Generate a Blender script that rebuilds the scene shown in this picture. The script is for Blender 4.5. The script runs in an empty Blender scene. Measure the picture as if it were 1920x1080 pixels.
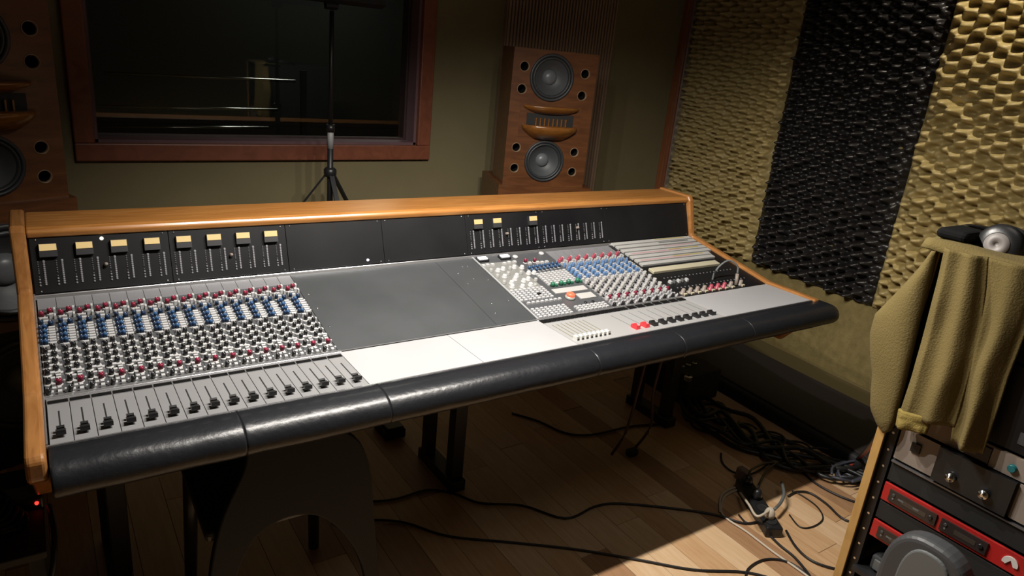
import bpy, bmesh, math, random
from mathutils import Vector, Matrix, noise
random.seed(7)
SC = bpy.context.scene
COL = SC.collection
# ------------------------------------------------------------------ camera
FPX = 1312.72411
CP = Vector((0.0133942, -1.3972333, 1.5522003))
CR = Vector((0.830742, -0.548476, 0.095092)); CU = Vector((0.104347, 0.321235, 0.941233)); CF = Vector((0.546791, 0.771999, -0.324098))
cd = bpy.data.cameras.new('camera'); cam = bpy.data.objects.new('camera', cd); COL.objects.link(cam)
cd.sensor_width = 36; cd.lens = FPX * 36 / 1920; cd.clip_start = 0.05; cd.clip_end = 60
M = Matrix((CR, CU, -CF)).transposed().to_4x4(); M.translation = CP; cam.matrix_world = M
SC.camera = cam
SC.view_settings.view_transform = 'Standard'; SC.view_settings.look = 'None'
SC.view_settings.gamma = 1; SC.view_settings.use_curve_mapping = False
SC.view_settings.exposure = 0.0
# ------------------------------------------------------------------ world and lamps
W = bpy.data.worlds.new('world'); SC.world = W; W.use_nodes = True
W.node_tree.nodes['Background'].inputs[0].default_value = (0.02, 0.02, 0.025, 1)
W.node_tree.nodes['Background'].inputs[1].default_value = 0.3
def lamp(kind, name, loc, to, power, col, **k):
    l = bpy.data.lights.new(name, kind); l.energy = power; l.color = col
    for a, v in k.items(): setattr(l, a, v)
    o = bpy.data.objects.new(name, l); COL.objects.link(o); o.location = loc
    o.rotation_euler = (Vector(to) - Vector(loc)).to_track_quat('-Z', 'Y').to_euler()
    return o
LX = (0.56, 0.80, 1.03, 1.27)
for x in LX:                                   # four lamps of a bar hung above the front of the desk
    lamp('SPOT', 'lamp_over_desk', (x, -0.035, 1.95), (x + 0.55, 0.10, 0.0), 46, (1.0, 0.94, 0.86), spot_size=math.radians(142), spot_blend=0.7, shadow_soft_size=0.016)
lamp('SPOT', 'lamp_over_right_wall', (2.80, -0.30, 2.60), (3.36, 0.05, 1.80), 62, (1.0, 0.9, 0.74), spot_size=math.radians(70), spot_blend=0.9, shadow_soft_size=0.03)
lamp('AREA', 'ambient_fill_light', (1.6, -0.9, 2.6), (1.6, -0.7, 0), 3.0, (1.0, 0.92, 0.82), size=0.7)  # unseen soft fill added overhead to raise the room's ambient level

lamp('AREA', 'live_room_fill_light', (2.4, 4.2, 2.6), (1.2, 3.6, 0), 9.0, (0.95, 1.0, 0.85), size=0.5)  # weak fill added to lift the darkness behind the glass

# ------------------------------------------------------------------ helpers
def at(px, py, ax, val):                       # pixel of the 1920x1080 photograph -> point on the plane axis = val
    d = CF + (px - 960) / FPX * CR - (py - 540) / FPX * CU
    k = 'xyz'.index(ax); t = (val - CP[k]) / d[k]
    return CP + d * t
MATS = {}
def mat(name, col, rough=0.5, metal=0.0, spec=0.5, noise_amt=0.0, nscale=20, col2=None, bump=0.0, bscale=60, kind='noise', emit=None, estr=0, coat=0, stretch=(1,1,1), alpha=1):
    if name in MATS: return MATS[name]
    m = bpy.data.materials.new(name); m.use_nodes = True; nt = m.node_tree; N = nt.nodes; L = nt.links
    b = N['Principled BSDF']
    b.inputs['Base Color'].default_value = (*col, 1); b.inputs['Roughness'].default_value = rough
    b.inputs['Metallic'].default_value = metal; b.inputs['Specular IOR Level'].default_value = spec
    b.inputs['Coat Weight'].default_value = coat; b.inputs['Coat Roughness'].default_value = 0.12
    if emit: b.inputs['Emission Color'].default_value = (*emit, 1); b.inputs['Emission Strength'].default_value = estr
    if col2 or bump:
        tc = N.new('ShaderNodeTexCoord'); mp = N.new('ShaderNodeMapping'); mp.inputs['Scale'].default_value = stretch
        L.new(tc.outputs['Object'], mp.inputs[0])
    if col2:
        if kind == 'wood':
            wv = N.new('ShaderNodeTexNoise'); wv.inputs['Scale'].default_value = nscale; wv.inputs['Detail'].default_value = 6; wv.inputs['Distortion'].default_value = 1.2
        else:
            wv = N.new('ShaderNodeTexNoise'); wv.inputs['Scale'].default_value = nscale; wv.inputs['Detail'].default_value = 4
        L.new(mp.outputs[0], wv.inputs[0])
        rp = N.new('ShaderNodeValToRGB'); rp.color_ramp.elements[0].position = 0.32; rp.color_ramp.elements[1].position = 0.68
        rp.color_ramp.elements[0].color = (*col, 1); rp.color_ramp.elements[1].color = (*col2, 1)
        L.new(wv.outputs[0], rp.inputs[0]); L.new(rp.outputs[0], b.inputs['Base Color'])
    if bump:
        nb = N.new('ShaderNodeTexNoise'); nb.inputs['Scale'].default_value = bscale; nb.inputs['Detail'].default_value = 5
        bp = N.new('ShaderNodeBump'); bp.inputs['Strength'].default_value = bump; bp.inputs['Distance'].default_value = 0.004
        L.new(mp.outputs[0], nb.inputs[0]); L.new(nb.outputs[0], bp.inputs['Height']); L.new(bp.outputs[0], b.inputs['Normal'])
    MATS[name] = m
    return m
WOOD = mat('console_wood', (0.33, 0.132, 0.030), 0.28, col2=(0.45, 0.20, 0.055), nscale=9, kind='wood', stretch=(0.6, 8, 8), coat=0.3)
WOODE = mat('console_wood_end', (0.30, 0.125, 0.035), 0.3, col2=(0.42, 0.19, 0.06), nscale=9, kind='wood', stretch=(8, 0.8, 3), coat=0.3)
SPKW = mat('speaker_wood', (0.085, 0.030, 0.010), 0.4, col2=(0.14, 0.051, 0.016), nscale=6, kind='wood', stretch=(1, 6, 6), coat=0.25)
HORNW = mat('horn_wood', (0.17, 0.066, 0.014), 0.22, col2=(0.25, 0.10, 0.022), nscale=6, kind='wood', stretch=(2, 5, 8), coat=0.6)
FRAMEW = mat('window_wood', (0.17, 0.055, 0.028), 0.4, col2=(0.23, 0.075, 0.04), nscale=8, kind='wood', stretch=(2, 8, 2))
REVEAL = mat('window_reveal', (0.12, 0.065, 0.075), 0.6, col2=(0.15, 0.08, 0.09), nscale=5)
BLK = mat('black_panel', (0.007, 0.007, 0.008), 0.42, spec=0.3, col2=(0.012, 0.012, 0.013), nscale=5)
BLKF = mat('black_flat', (0.006, 0.006, 0.006), 0.85, spec=0.1)
BLKM = mat('black_matt', (0.012, 0.012, 0.012), 0.7)
BLKP = mat('black_plastic', (0.014, 0.014, 0.015), 0.35)
BLKC = mat('chair_shell', (0.008, 0.009, 0.012), 0.6, spec=0.25)
BLKS = mat('black_steel', (0.018, 0.018, 0.02), 0.42, metal=0.2)
BLANK = mat('blank_plate', (0.045, 0.049, 0.052), 0.42, col2=(0.062, 0.066, 0.07), nscale=4)
GREY = mat('grey_strip', (0.17, 0.17, 0.18), 0.45, col2=(0.20, 0.20, 0.21), nscale=12)
GREYD = mat('dark_grey_strip', (0.07, 0.073, 0.078), 0.45)
FADE = mat('fader_plate', (0.215, 0.215, 0.22), 0.38, col2=(0.245, 0.245, 0.25), nscale=3)
FADEB = mat('blank_fader_plate', (0.36, 0.36, 0.37), 0.42, col2=(0.40, 0.40, 0.41), nscale=3)
ALU = mat('silver_rail', (0.72, 0.72, 0.74), 0.25, metal=0.85)
SCREW = mat('screw_metal', (0.55, 0.55, 0.56), 0.25, metal=1.0)
LEATH = mat('black_leather', (0.012, 0.013, 0.016), 0.34, spec=0.5, bump=0.25, bscale=60, coat=0.0)
WHT = mat('white_button', (0.50, 0.50, 0.505), 0.4)
SKIRT = mat('knob_skirt', (0.50, 0.50, 0.49), 0.35)
KRED = mat('knob_red', (0.20, 0.012, 0.035), 0.35)
KBLU = mat('knob_blue', (0.03, 0.085, 0.20), 0.3)
KBLD = mat('knob_dark_blue', (0.012, 0.03, 0.075), 0.3)
KBLK = mat('knob_black', (0.012, 0.012, 0.013), 0.3)
KGRN = mat('knob_green', (0.03, 0.16, 0.09), 0.35)
REDC = mat('red_cap', (0.8, 0.03, 0.04), 0.35, emit=(1, 0.08, 0.08), estr=0.25)  # slight emission brightens the red; the caps are not lamps
METER = mat('meter_face', (0.35, 0.26, 0.12), 0.5, emit=(1.0, 0.70, 0.28), estr=0.42)
LEDD = mat('led_unlit', (0.20, 0.20, 0.215), 0.3)
GLOWB = mat('blue_white_glow', (0.8, 0.8, 1), 0.3, emit=(0.75, 0.8, 1.0), estr=4)
LEDR = mat('lit_red_led', (1, 0.05, 0.05), 0.3, emit=(1, 0.03, 0.02), estr=3)
LITW = mat('lit_white_button', (0.9, 0.9, 0.92), 0.3, emit=(0.9, 0.92, 1.0), estr=0.5)
LITR = mat('lit_red_button', (1, 0.1, 0.05), 0.3, emit=(1.0, 0.13, 0.06), estr=1.1)
CONE = mat('speaker_cone', (0.055, 0.06, 0.065), 0.5, bump=0.1)
SURR = mat('speaker_surround', (0.03, 0.033, 0.036), 0.45)
DUST = mat('dust_cap', (0.12, 0.13, 0.14), 0.35)
GOLD = mat('ochre_foam', (0.34, 0.26, 0.10), 0.45, col2=(0.42, 0.325, 0.14), nscale=14, bump=0.1, bscale=90)
BFOAM = mat('black_foam', (0.012, 0.011, 0.011), 0.36, col2=(0.02, 0.017, 0.016), nscale=14, bump=0.1, bscale=90)
OLIVE = mat('olive_wall', (0.165, 0.140, 0.072), 0.85, col2=(0.19, 0.16, 0.082), nscale=3, bump=0.1, bscale=200)
FABW = mat('olive_fabric_wall', (0.20, 0.155, 0.055), 0.9, col2=(0.27, 0.21, 0.08), nscale=28, bump=0.5, bscale=160)
PLAST = mat('ceiling_paint', (0.2, 0.18, 0.15), 0.9, col2=(0.22, 0.2, 0.16), nscale=3)
SLATB = mat('brown_ribbed', (0.27, 0.18, 0.125), 0.7, col2=(0.31, 0.21, 0.14), nscale=6)
TRIMW = mat('corner_trim_wood', (0.22, 0.075, 0.03), 0.4, col2=(0.27, 0.1, 0.04), nscale=7, kind='wood', stretch=(6, 6, 1))
JUMP = mat('olive_jumper', (0.110, 0.080, 0.021), 0.95, col2=(0.135, 0.098, 0.028), nscale=7, bump=0.45, bscale=260)
JUMPC = mat('jumper_cuff', (0.20, 0.145, 0.032), 0.95, bump=0.5, bscale=300)
CAB = mat('cable_black', (0.012, 0.012, 0.013), 0.45)
CABW = mat('cable_white', (0.55, 0.48, 0.38), 0.5)
CABR = mat('cable_red', (0.25, 0.03, 0.02), 0.5)
CHROME = mat('chrome', (0.75, 0.74, 0.72), 0.16, metal=1)
PANW = mat('warm_white_front', (0.24, 0.20, 0.17), 0.5, col2=(0.28, 0.235, 0.20), nscale=5)
RED = mat('red_front', (0.40, 0.016, 0.014), 0.42)
TEAL = mat('teal_knob', (0.01, 0.13, 0.15), 0.35)
RACKW = mat('rack_plywood', (0.42, 0.24, 0.075), 0.5, col2=(0.50, 0.30, 0.10), nscale=9, kind='wood', stretch=(6, 6, 1))
GREYC = mat('grey_casing', (0.05, 0.052, 0.055), 0.5)
GREYL = mat('light_grey_casing', (0.12, 0.127, 0.127), 0.5)
TAPE1 = mat('strip_label_pink', (0.46, 0.30, 0.31), 0.5); TAPE2 = mat('strip_label_white', (0.44, 0.435, 0.42), 0.5)
TAPE3 = mat('strip_label_yellow', (0.42, 0.35, 0.13), 0.5); TAPE4 = mat('strip_cream', (0.50, 0.46, 0.33), 0.45)
DARKR = mat('live_room_dark', (0.03, 0.03, 0.028), 0.9)
def planks():
    out = []
    cols = [((0.52, 0.31, 0.155), (0.62, 0.40, 0.22)), ((0.58, 0.36, 0.19), (0.68, 0.46, 0.27)), ((0.46, 0.26, 0.125), (0.55, 0.33, 0.17)), ((0.62, 0.41, 0.23), (0.72, 0.51, 0.32)), ((0.34, 0.19, 0.095), (0.42, 0.24, 0.13))]
    for i, (a, b) in enumerate(cols):
        out.append(mat('oak_plank_%d' % i, a, 0.42, col2=b, nscale=5, kind='wood', stretch=(9, 1, 1), bump=0.05, bscale=40))
    return out
PLK = planks()
g = bpy.data.materials.new('window_glass'); g.use_nodes = True; nt = g.node_tree; nt.nodes.clear()
_o = nt.nodes.new('ShaderNodeOutputMaterial'); _m = nt.nodes.new('ShaderNodeMixShader'); _t = nt.nodes.new('ShaderNodeBsdfTransparent'); _g = nt.nodes.new('ShaderNodeBsdfGlossy'); _f = nt.nodes.new('ShaderNodeFresnel')
_t.inputs[0].default_value = (0.8, 0.82, 0.8, 1); _g.inputs['Roughness'].default_value = 0.02; _f.inputs[0].default_value = 1.5
nt.links.new(_f.outputs[0], _m.inputs[0]); nt.links.new(_t.outputs[0], _m.inputs[1]); nt.links.new(_g.outputs[0], _m.inputs[2]); nt.links.new(_m.outputs[0], _o.inputs[0])
GLASS = g

WM = {}
class MB:
    """collects solids (world or local coordinates) into one mesh with several materials"""
    def __init__(s): s.v = []; s.f = []; s.m = []; s.mats = []; s.smooth = []
    def mi(s, m):
        if m not in s.mats: s.mats.append(m)
        return s.mats.index(m)
    def add(s, vs, fs, m, sm=False):
        o = len(s.v); s.v += [tuple(v) for v in vs]; k = s.mi(m)
        for f in fs: s.f.append(tuple(o + i for i in f)); s.m.append(k); s.smooth.append(sm)
        return s
    def box(s, c, d, m, T=None, taper=1.0):
        x, y, z = d[0] / 2, d[1] / 2, d[2] / 2
        vs = [Vector((sx * x * (taper if sz > 0 else 1), sy * y * (taper if sz > 0 else 1), sz * z)) + Vector(c) for sz in (-1, 1) for sy in (-1, 1) for sx in (-1, 1)]
        if T: vs = [T @ v for v in vs]
        return s.add(vs, [(0, 2, 3, 1), (4, 5, 7, 6), (0, 1, 5, 4), (2, 6, 7, 3), (0, 4, 6, 2), (1, 3, 7, 5)], m)
    def lathe(s, prof, m, n=16, T=None, sm=True, cap0=True, cap1=True, sy=1.0):
        """profile [(r, z)] turned about z"""
        vs = []
        for r, z in prof:
            for i in range(n):
                a = 2 * math.pi * i / n; vs.append(Vector((r * math.cos(a), r * math.sin(a) * sy, z)))
        fs = []
        for j in range(len(prof) - 1):
            for i in range(n): fs.append((j * n + i, j * n + (i + 1) % n, (j + 1) * n + (i + 1) % n, (j + 1) * n + i))
        if T: vs = [T @ v for v in vs]
        s.add(vs, fs, m, sm)
        o = len(s.v) - len(vs); k = s.mi(m)
        if cap0 and prof[0][0] > 1e-5: s.f.append(tuple(o + i for i in reversed(range(n)))); s.m.append(k); s.smooth.append(False)
        if cap1 and prof[-1][0] > 1e-5: s.f.append(tuple(o + (len(prof) - 1) * n + i for i in range(n))); s.m.append(k); s.smooth.append(False)
        return s
    def cyl(s, p, q, r, m, n=10, r2=None, sm=True):
        p, q = Vector(p), Vector(q); d = q - p; T = Matrix.Translation(p) @ d.to_track_quat('Z', 'Y').to_matrix().to_4x4()
        return s.lathe([(r, 0), (r if r2 is None else r2, d.length)], m, n, T, sm)
    def tube(s, pts, r, m, n=6, sub=4):
        P = [Vector(p) for p in pts]
        if sub > 1 and len(P) > 2:
            Q = []
            for i in range(len(P) - 1):
                a = P[max(i - 1, 0)]; b = P[i]; c = P[i + 1]; d = P[min(i + 2, len(P) - 1)]
                for k in range(sub):
                    t = k / sub; Q.append(0.5 * ((2 * b) + (c - a) * t + (2 * a - 5 * b + 4 * c - d) * t * t + (3 * b - a - 3 * c + d) * t ** 3))
            Q.append(P[-1]); P = Q
        vs = []
        for i, p in enumerate(P):
            d = (P[min(i + 1, len(P) - 1)] - P[max(i - 1, 0)]).normalized()
            u = d.orthogonal() if abs(d.z) > 0.9 else d.cross(Vector((0, 0, 1))).normalized()
            if abs(d.z) > 0.9: u = d.cross(Vector((1, 0, 0))).normalized()
            w_ = u.cross(d)
            for k in range(n):
                a = 2 * math.pi * k / n; vs.append(p + (u * math.cos(a) + w_ * math.sin(a)) * r)
        fs = []
        for i in range(len(P) - 1):
            for k in range(n): fs.append((i * n + k, i * n + (k + 1) % n, (i + 1) * n + (k + 1) % n, (i + 1) * n + k))
        fs.append(tuple(range(n))); fs.append(tuple((len(P) - 1) * n + k for k in reversed(range(n))))
        return s.add(vs, fs, m, True)
    def prism(s, poly, x0, x1, m, T=None):
        """polygon of (y, z) extruded along x"""
        n = len(poly); vs = [Vector((x0, y, z)) for y, z in poly] + [Vector((x1, y, z)) for y, z in poly]
        if T: vs = [T @ v for v in vs]
        fs = [tuple(range(n)), tuple(reversed(range(n, 2 * n)))] + [(i, n + i, n + (i + 1) % n, (i + 1) % n) for i in range(n)]
        return s.add(vs, fs, m)
    def mesh(s, name):
        me = bpy.data.meshes.new(name); me.from_pydata(s.v, [], s.f)
        for m in s.mats: me.materials.append(m)
        me.polygons.foreach_set('material_index', s.m); me.polygons.foreach_set('use_smooth', s.smooth)
        me.validate(); me.update()
        bm = bmesh.new(); bm.from_mesh(me); bmesh.ops.recalc_face_normals(bm, faces=bm.faces); bm.to_mesh(me); bm.free()
        return me
def link(name, data, parent=None, world=None, bevel=0, seg=2, kind=None, label=None):
    o = bpy.data.objects.new(name, data); COL.objects.link(o)
    w_ = world if world is not None else Matrix.Identity(4)
    WM[o.name] = w_.copy()
    if parent:
        o.parent = parent; o.matrix_basis = WM[parent.name].inverted() @ w_
    else: o.matrix_basis = w_
    if bevel:
        b = o.modifiers.new('bevel', 'BEVEL'); b.width = bevel; b.segments = seg; b.limit_method = 'ANGLE'; b.angle_limit = math.radians(40)
    if kind: o['kind'] = kind
    if label: o['label'] = label
    return o
def build(mb, name, parent=None, world=None, local=False, **k):
    """mb in world coordinates unless local; the object's own origin is 'world'"""
    if world is not None and not local:
        inv = world.inverted(); mb.v = [tuple(inv @ Vector(v)) for v in mb.v]
    elif world is None and parent is not None:
        world = WM[parent.name]; inv = world.inverted(); mb.v = [tuple(inv @ Vector(v)) for v in mb.v]
    return link(name, mb.mesh(name), parent, world, **k)
def thing(name, label, cat, loc=(0, 0, 0), rz=0.0, group=None, data=None):
    o = link(name, data, None, Matrix.Translation(Vector(loc)) @ Matrix.Rotation(rz, 4, 'Z'))
    return tag(o, label, cat, group)
def tag(o, label, cat, group=None):
    o['label'] = label; o['category'] = cat
    if group: o['group'] = group
    return o
def struct(mb, name, parent=None, **k):
    return build(mb, name, parent, kind='structure' if parent is None else None, **k)
def TR(x, y, z): return Matrix.Translation((x, y, z))

# ================================================================== ROOM
BW = 1.80                                       # back wall plane y
A4 = math.radians(-2); WX = 3.385
RX = lambda y: WX + (BW - y) * math.tan(A4)    # right wall plane x at y
H = 2.65
struct(MB().box((1.1, -0.4, -0.035), (6.2, 4.6, 0.03), BLKM), 'floor')
FLOOR = bpy.data.objects['floor']
pm = {}
x = -1.83; r_ = 0
PW, PL = 0.11, 1.25
k = 0
while x < 3.75:
    y = -1.75 - (r_ * 0.47 % 1) * PL
    while y < 1.8:
        y0, y1 = max(y, -1.9), min(y + PL, 1.8)
        if y1 - y0 > 0.05 and x + PW > -0.7:
            mi_ = random.choice([0, 1, 1, 2, 3, 0, 4, 3]); ln = round(y1 - y0, 2)
            key = (mi_, ln)
            if key not in pm: pm[key] = MB().box((0, 0, -0.01), (PW - 0.0015, ln - 0.0015, 0.02), PLK[mi_]).mesh('plank')
            link('floor_plank', pm[key], FLOOR, TR(x + PW / 2, (y0 + y1) / 2, -random.random() * 0.0006)); k += 1
        y += PL
    x += PW; r_ += 1
# back wall with the window opening
WX0, WX1, WZ0, WZ1 = 0.215, 1.60, 1.045, 2.15; GD = 0.075
mb = MB()
mb.box(((-1.9 + WX0) / 2, BW + 0.09, H / 2), (WX0 + 1.9, 0.18, H), OLIVE); mb.box(((WX1 + 3.6) / 2, BW + 0.09, H / 2), (3.6 - WX1, 0.18, H), OLIVE)
mb.box(((WX0 + WX1) / 2, BW + 0.09, WZ0 / 2), (WX1 - WX0, 0.18, WZ0), OLIVE); mb.box(((WX0 + WX1) / 2, BW + 0.09, (WZ1 + H) / 2), (WX1 - WX0, 0.18, H - WZ1), OLIVE)
struct(mb, 'wall_back')
mb = MB()
# right wall slab runs from the back corner towards the viewer, 4 degrees off square
ang = math.atan2(RX(-1.95) - RX(BW), BW + 1.95)
RWT = Matrix(((-math.sin(ang) * -1, math.cos(ang), 0, WX), (-math.cos(ang), math.sin(ang), 0, BW), (0, 0, 1, 0), (0, 0, 0, 1)))   # local x = along wall towards viewer, local y = out of the wall to the right
mb.box((1.9, 0.06, H / 2), (3.9, 0.12, H), FABW, RWT); struct(mb, 'wall_right')
struct(MB().box((-1.86, -0.1, H / 2), (0.08, 3.8, H), OLIVE), 'wall_left')
struct(MB().box((0.9, -1.99, H / 2), (5.6, 0.08, H), OLIVE), 'wall_rear')
struct(MB().box((0.9, -0.08, H + 0.04), (5.7, 3.9, 0.08), PLAST), 'ceiling')
struct(MB().box((1.9, -0.012, 0.0625), (3.78, 0.02, 0.125), mat('baseboard_paint', (0.15, 0.115, 0.045), 0.6), RWT), 'baseboard_right', bevel=0.004)
# window
wn = link('window_1', None, None, TR((WX0 + WX1) / 2, BW, WZ0)); wn['kind'] = 'structure'
fr = 0.07
for nm, c, d in (('window_frame', ((WX0 + WX1) / 2, BW - 0.012, WZ0 - fr / 2), (WX1 - WX0 + 2 * fr, 0.03, fr)), ('window_frame', ((WX0 + WX1) / 2, BW - 0.012, WZ1 + fr / 2), (WX1 - WX0 + 2 * fr, 0.03, fr)),
                 ('window_frame', (WX0 - fr / 2, BW - 0.012, (WZ0 + WZ1) / 2), (fr, 0.03, WZ1 - WZ0)), ('window_frame', (WX1 + fr / 2, BW - 0.012, (WZ0 + WZ1) / 2), (fr, 0.03, WZ1 - WZ0))):
    build(MB().box(c, d, FRAMEW), nm, wn, bevel=0.005)
mb = MB(); t = 0.012
mb.box(((WX0 + WX1) / 2, BW + 0.09, WZ0 + t / 2), (WX1 - WX0, 0.18, t), REVEAL); mb.box(((WX0 + WX1) / 2, BW + 0.09, WZ1 - t / 2), (WX1 - WX0, 0.18, t), REVEAL)
mb.box((WX0 + t / 2, BW + 0.09, (WZ0 + WZ1) / 2), (t, 0.18, WZ1 - WZ0), REVEAL); mb.box((WX1 - t / 2, BW + 0.09, (WZ0 + WZ1) / 2), (t, 0.18, WZ1 - WZ0), REVEAL)
build(mb, 'window_reveal', wn)
mb = MB()
for zz in (0, 1):
    mb.box(((WX0 + WX1) / 2, BW + 0.105, WZ0 + 0.014 if zz == 0 else WZ1 - 0.014), (WX1 - WX0 - 0.03, 0.02, 0.014), REVEAL)
    mb.box((WX0 + 0.014 if zz == 0 else WX1 - 0.014, BW + 0.105, (WZ0 + WZ1) / 2), (0.014, 0.02, WZ1 - WZ0 - 0.03), REVEAL)
build(mb, 'glazing_bead', wn, bevel=0.003)
build(MB().box(((WX0 + WX1) / 2, BW + 0.085, (WZ0 + WZ1) / 2), (WX1 - WX0 - 0.02, 0.008, WZ1 - WZ0 - 0.02), GLASS), 'glass_pane', wn)
# the unlit live room behind the glass
mb = MB(); mb.box((1.2, 5.0, 1.3), (6, 0.1, 2.7), DARKR); mb.box((-1.8, 3.5, 1.3), (0.1, 3.1, 2.7), DARKR); mb.box((4.2, 3.5, 1.3), (0.1, 3.1, 2.7), DARKR)
struct(mb, 'wall_live_room')
struct(MB().box((1.2, 3.5, -0.03), (6, 3.05, 0.05), DARKR), 'floor_live_room')
struct(MB().box((1.2, 3.5, 2.69), (6, 3.05, 0.05), DARKR), 'ceiling_live_room')
RAILM = mat('rail_chrome', (0.8, 0.78, 0.75), 0.2, metal=1)
rk = thing('rail_rack', 'dark rack of three thin horizontal chrome rails behind the window glass', 'rack', (0.6, 2.6, 0))
for z_, xa, xb in ((1.248, 0.33, 1.25), (1.09, 0.24, 1.15), (0.992, 0.24, 1.1)):
    build(MB().cyl((xa, 2.6, z_), (xb, 2.6, z_ + 0.012), 0.009, RAILM), 'rail', rk)
for xx in (0.2, 1.3): build(MB().box((xx, 2.62, 0.66), (0.03, 0.03, 1.32), BLKM), 'upright', rk)
# wooden corner trim with a metal edge
struct(MB().box((3.345, BW - 0.02, H / 2), (0.05, 0.04, H), TRIMW), 'trim_1', bevel=0.004)
struct(MB().box((0.052, -0.014, H / 2), (0.012, 0.028, H), ALU, RWT), 'trim_2')
# brown ribbed panel on the back wall behind the right monitor
rp = thing('ribbed_wall_panel', 'tall brown ribbed panel on the back wall behind the right monitor', 'wall panel', (2.42, BW, 0))
build(MB().box((2.42, BW - 0.012, H / 2), (0.72, 0.024, H - 0.01), SLATB), 'backing', rp)
mb = MB()
for i in range(36): mb.box((2.42 - 0.35 + i * 0.02, BW - 0.03, H / 2), (0.011, 0.014, H - 0.02), SLATB)
build(mb, 'ribs', rp, kind='stuff')

# ---------------------------------------------------------------- acoustic foam on the right wall
def foam(name, u0, u1, z0, z1, m, seed, label, peaky=False):
    nu = int((u1 - u0) / 0.0085); nv = int((z1 - z0) / 0.0052)
    vs = []
    for j in range(nv + 1):
        v = z0 + (z1 - z0) * j / nv
        for i in range(nu + 1):
            u = u0 + (u1 - u0) * i / nu
            n1 = noise.noise(Vector((u * 4, v * 4, seed))) * 1.5; n2 = noise.noise(Vector((u * 5, v * 7, seed + 9))) * 1.5
            s_ = math.sin(2 * math.pi * u / 0.108 + n1) * math.sin(2 * math.pi * v / 0.053 + n2)
            amp = 1 + 0.75 * noise.noise(Vector((u * 13, v * 20, seed + 3)))
            p = 0.5 + 0.5 * s_
            eg = min(1.0, min(u - u0, u1 - u, (v - z0) * 2) / 0.045)
            h = 0.004 + 0.072 * ((p ** 1.35 if peaky else 1 - (1 - p) ** 1.5) * amp) * (0.2 + 0.8 * eg) + 0.010 * noise.noise(Vector((u * 6, v * 9, seed + 5)))
            e = min(i, nu - i, j, nv - j)
            if e == 0: h = 0.0
            vs.append(RWT @ Vector((u, -h, v)))
    fs = [(j * (nu + 1) + i, j * (nu + 1) + i + 1, (j + 1) * (nu + 1) + i + 1, (j + 1) * (nu + 1) + i) for j in range(nv) for i in range(nu)]
    mb = MB().add(vs, fs, m, True)
    o = build(mb, name, None, TR(*(RWT @ Vector(((u0 + u1) / 2, 0, z0)))))
    return tag(o, label, 'acoustic foam', 'convoluted foam panels on the right wall')
FZ = 0.525
foam('acoustic_foam_panel', 0.065, 0.805, FZ, 2.6, GOLD, 1.0, 'ochre egg-crate foam panel beside the wooden corner trim, dimmest and farthest', True)
foam('acoustic_foam_panel', 0.807, 1.553, FZ, 2.6, BFOAM, 2.0, 'black egg-crate foam panel between the two ochre ones', True)
foam('acoustic_foam_panel', 1.555, 2.300, FZ, 2.6, GOLD, 5.0, 'bright ochre egg-crate foam panel nearest the viewer above the olive jumper')
foam('acoustic_foam_panel', 2.302, 3.05, FZ, 2.6, BFOAM, 6.0, 'black egg-crate foam panel at the right edge beyond the rack')

# ================================================================== MIXING CONSOLE
S = 0.04; Z0 = 0.76
PR = {'A': (0, 0.76), 'B': (0.212, 0.757), 'C': (0.645, 0.835), 'D': (0.695, 0.979)}
def frame(a, b):
    a, b = Vector((0, *PR[a])), Vector((0, *PR[b])); d = (b - a).normalized(); n = Vector((1, 0, 0)).cross(d)
    m = Matrix((Vector((1, 0, 0)), d, n)).transposed().to_4x4(); m.translation = a
    return m
FP, EQ, MP = frame('A', 'B'), frame('B', 'C'), frame('C', 'D')
def on(F, X, s, h=0.0): return F @ TR(X * S, s, h)
XL, XR = -0.026, 2.387
con = thing('mixing_console', 'long wooden mixing console with black padded armrest and rows of knobs and faders', 'mixing console', (1.18, 0.4, 0))
# end panels
for nm, xa, xb, prof, lab in (
    ('end_panel', XL - 0.034, XL, [(-0.064, 0.768), (-0.052, 0.780), (0.21, 0.777), (0.635, 0.853), (0.672, 0.998), (0.69, 1.012), (0.87, 1.012), (0.87, 0.56), (0.16, 0.56), (0.02, 0.690), (-0.045, 0.716), (-0.064, 0.732)], 'wooden end panel, left'),
    ('end_panel', XR, XR + 0.03, [(-0.01, 0.768), (0.21, 0.768), (0.636, 0.846), (0.675, 0.99), (0.69, 1.010), (0.87, 1.010), (0.87, 0.56), (0.10, 0.56), (-0.01, 0.69)], 'wooden end panel, right')):
    build(MB().prism(prof, xa, xb, WOODE), nm, con, bevel=0.008, seg=3, label=lab)
# body shell under the panels
build(MB().prism([(0.0, 0.752), (0.212, 0.749), (0.645, 0.825), (0.70, 0.972), (0.85, 0.99), (0.85, 0.60), (0.12, 0.60), (0.0, 0.685)], XL + 0.001, XR - 0.001, BLKM), 'body', con)
build(MB().prism([(0.687, 0.978), (0.683, 0.992), (0.688, 1.000), (0.70, 1.004), (0.862, 1.004), (0.868, 0.996), (0.868, 0.978)], XL + 0.001, XR - 0.001, WOOD), 'wooden_top', con, bevel=0.004, seg=3)
build(MB().box((1.18, 0.861, 0.77), (2.40, 0.018, 0.40), WOOD), 'back_board', con)
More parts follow.
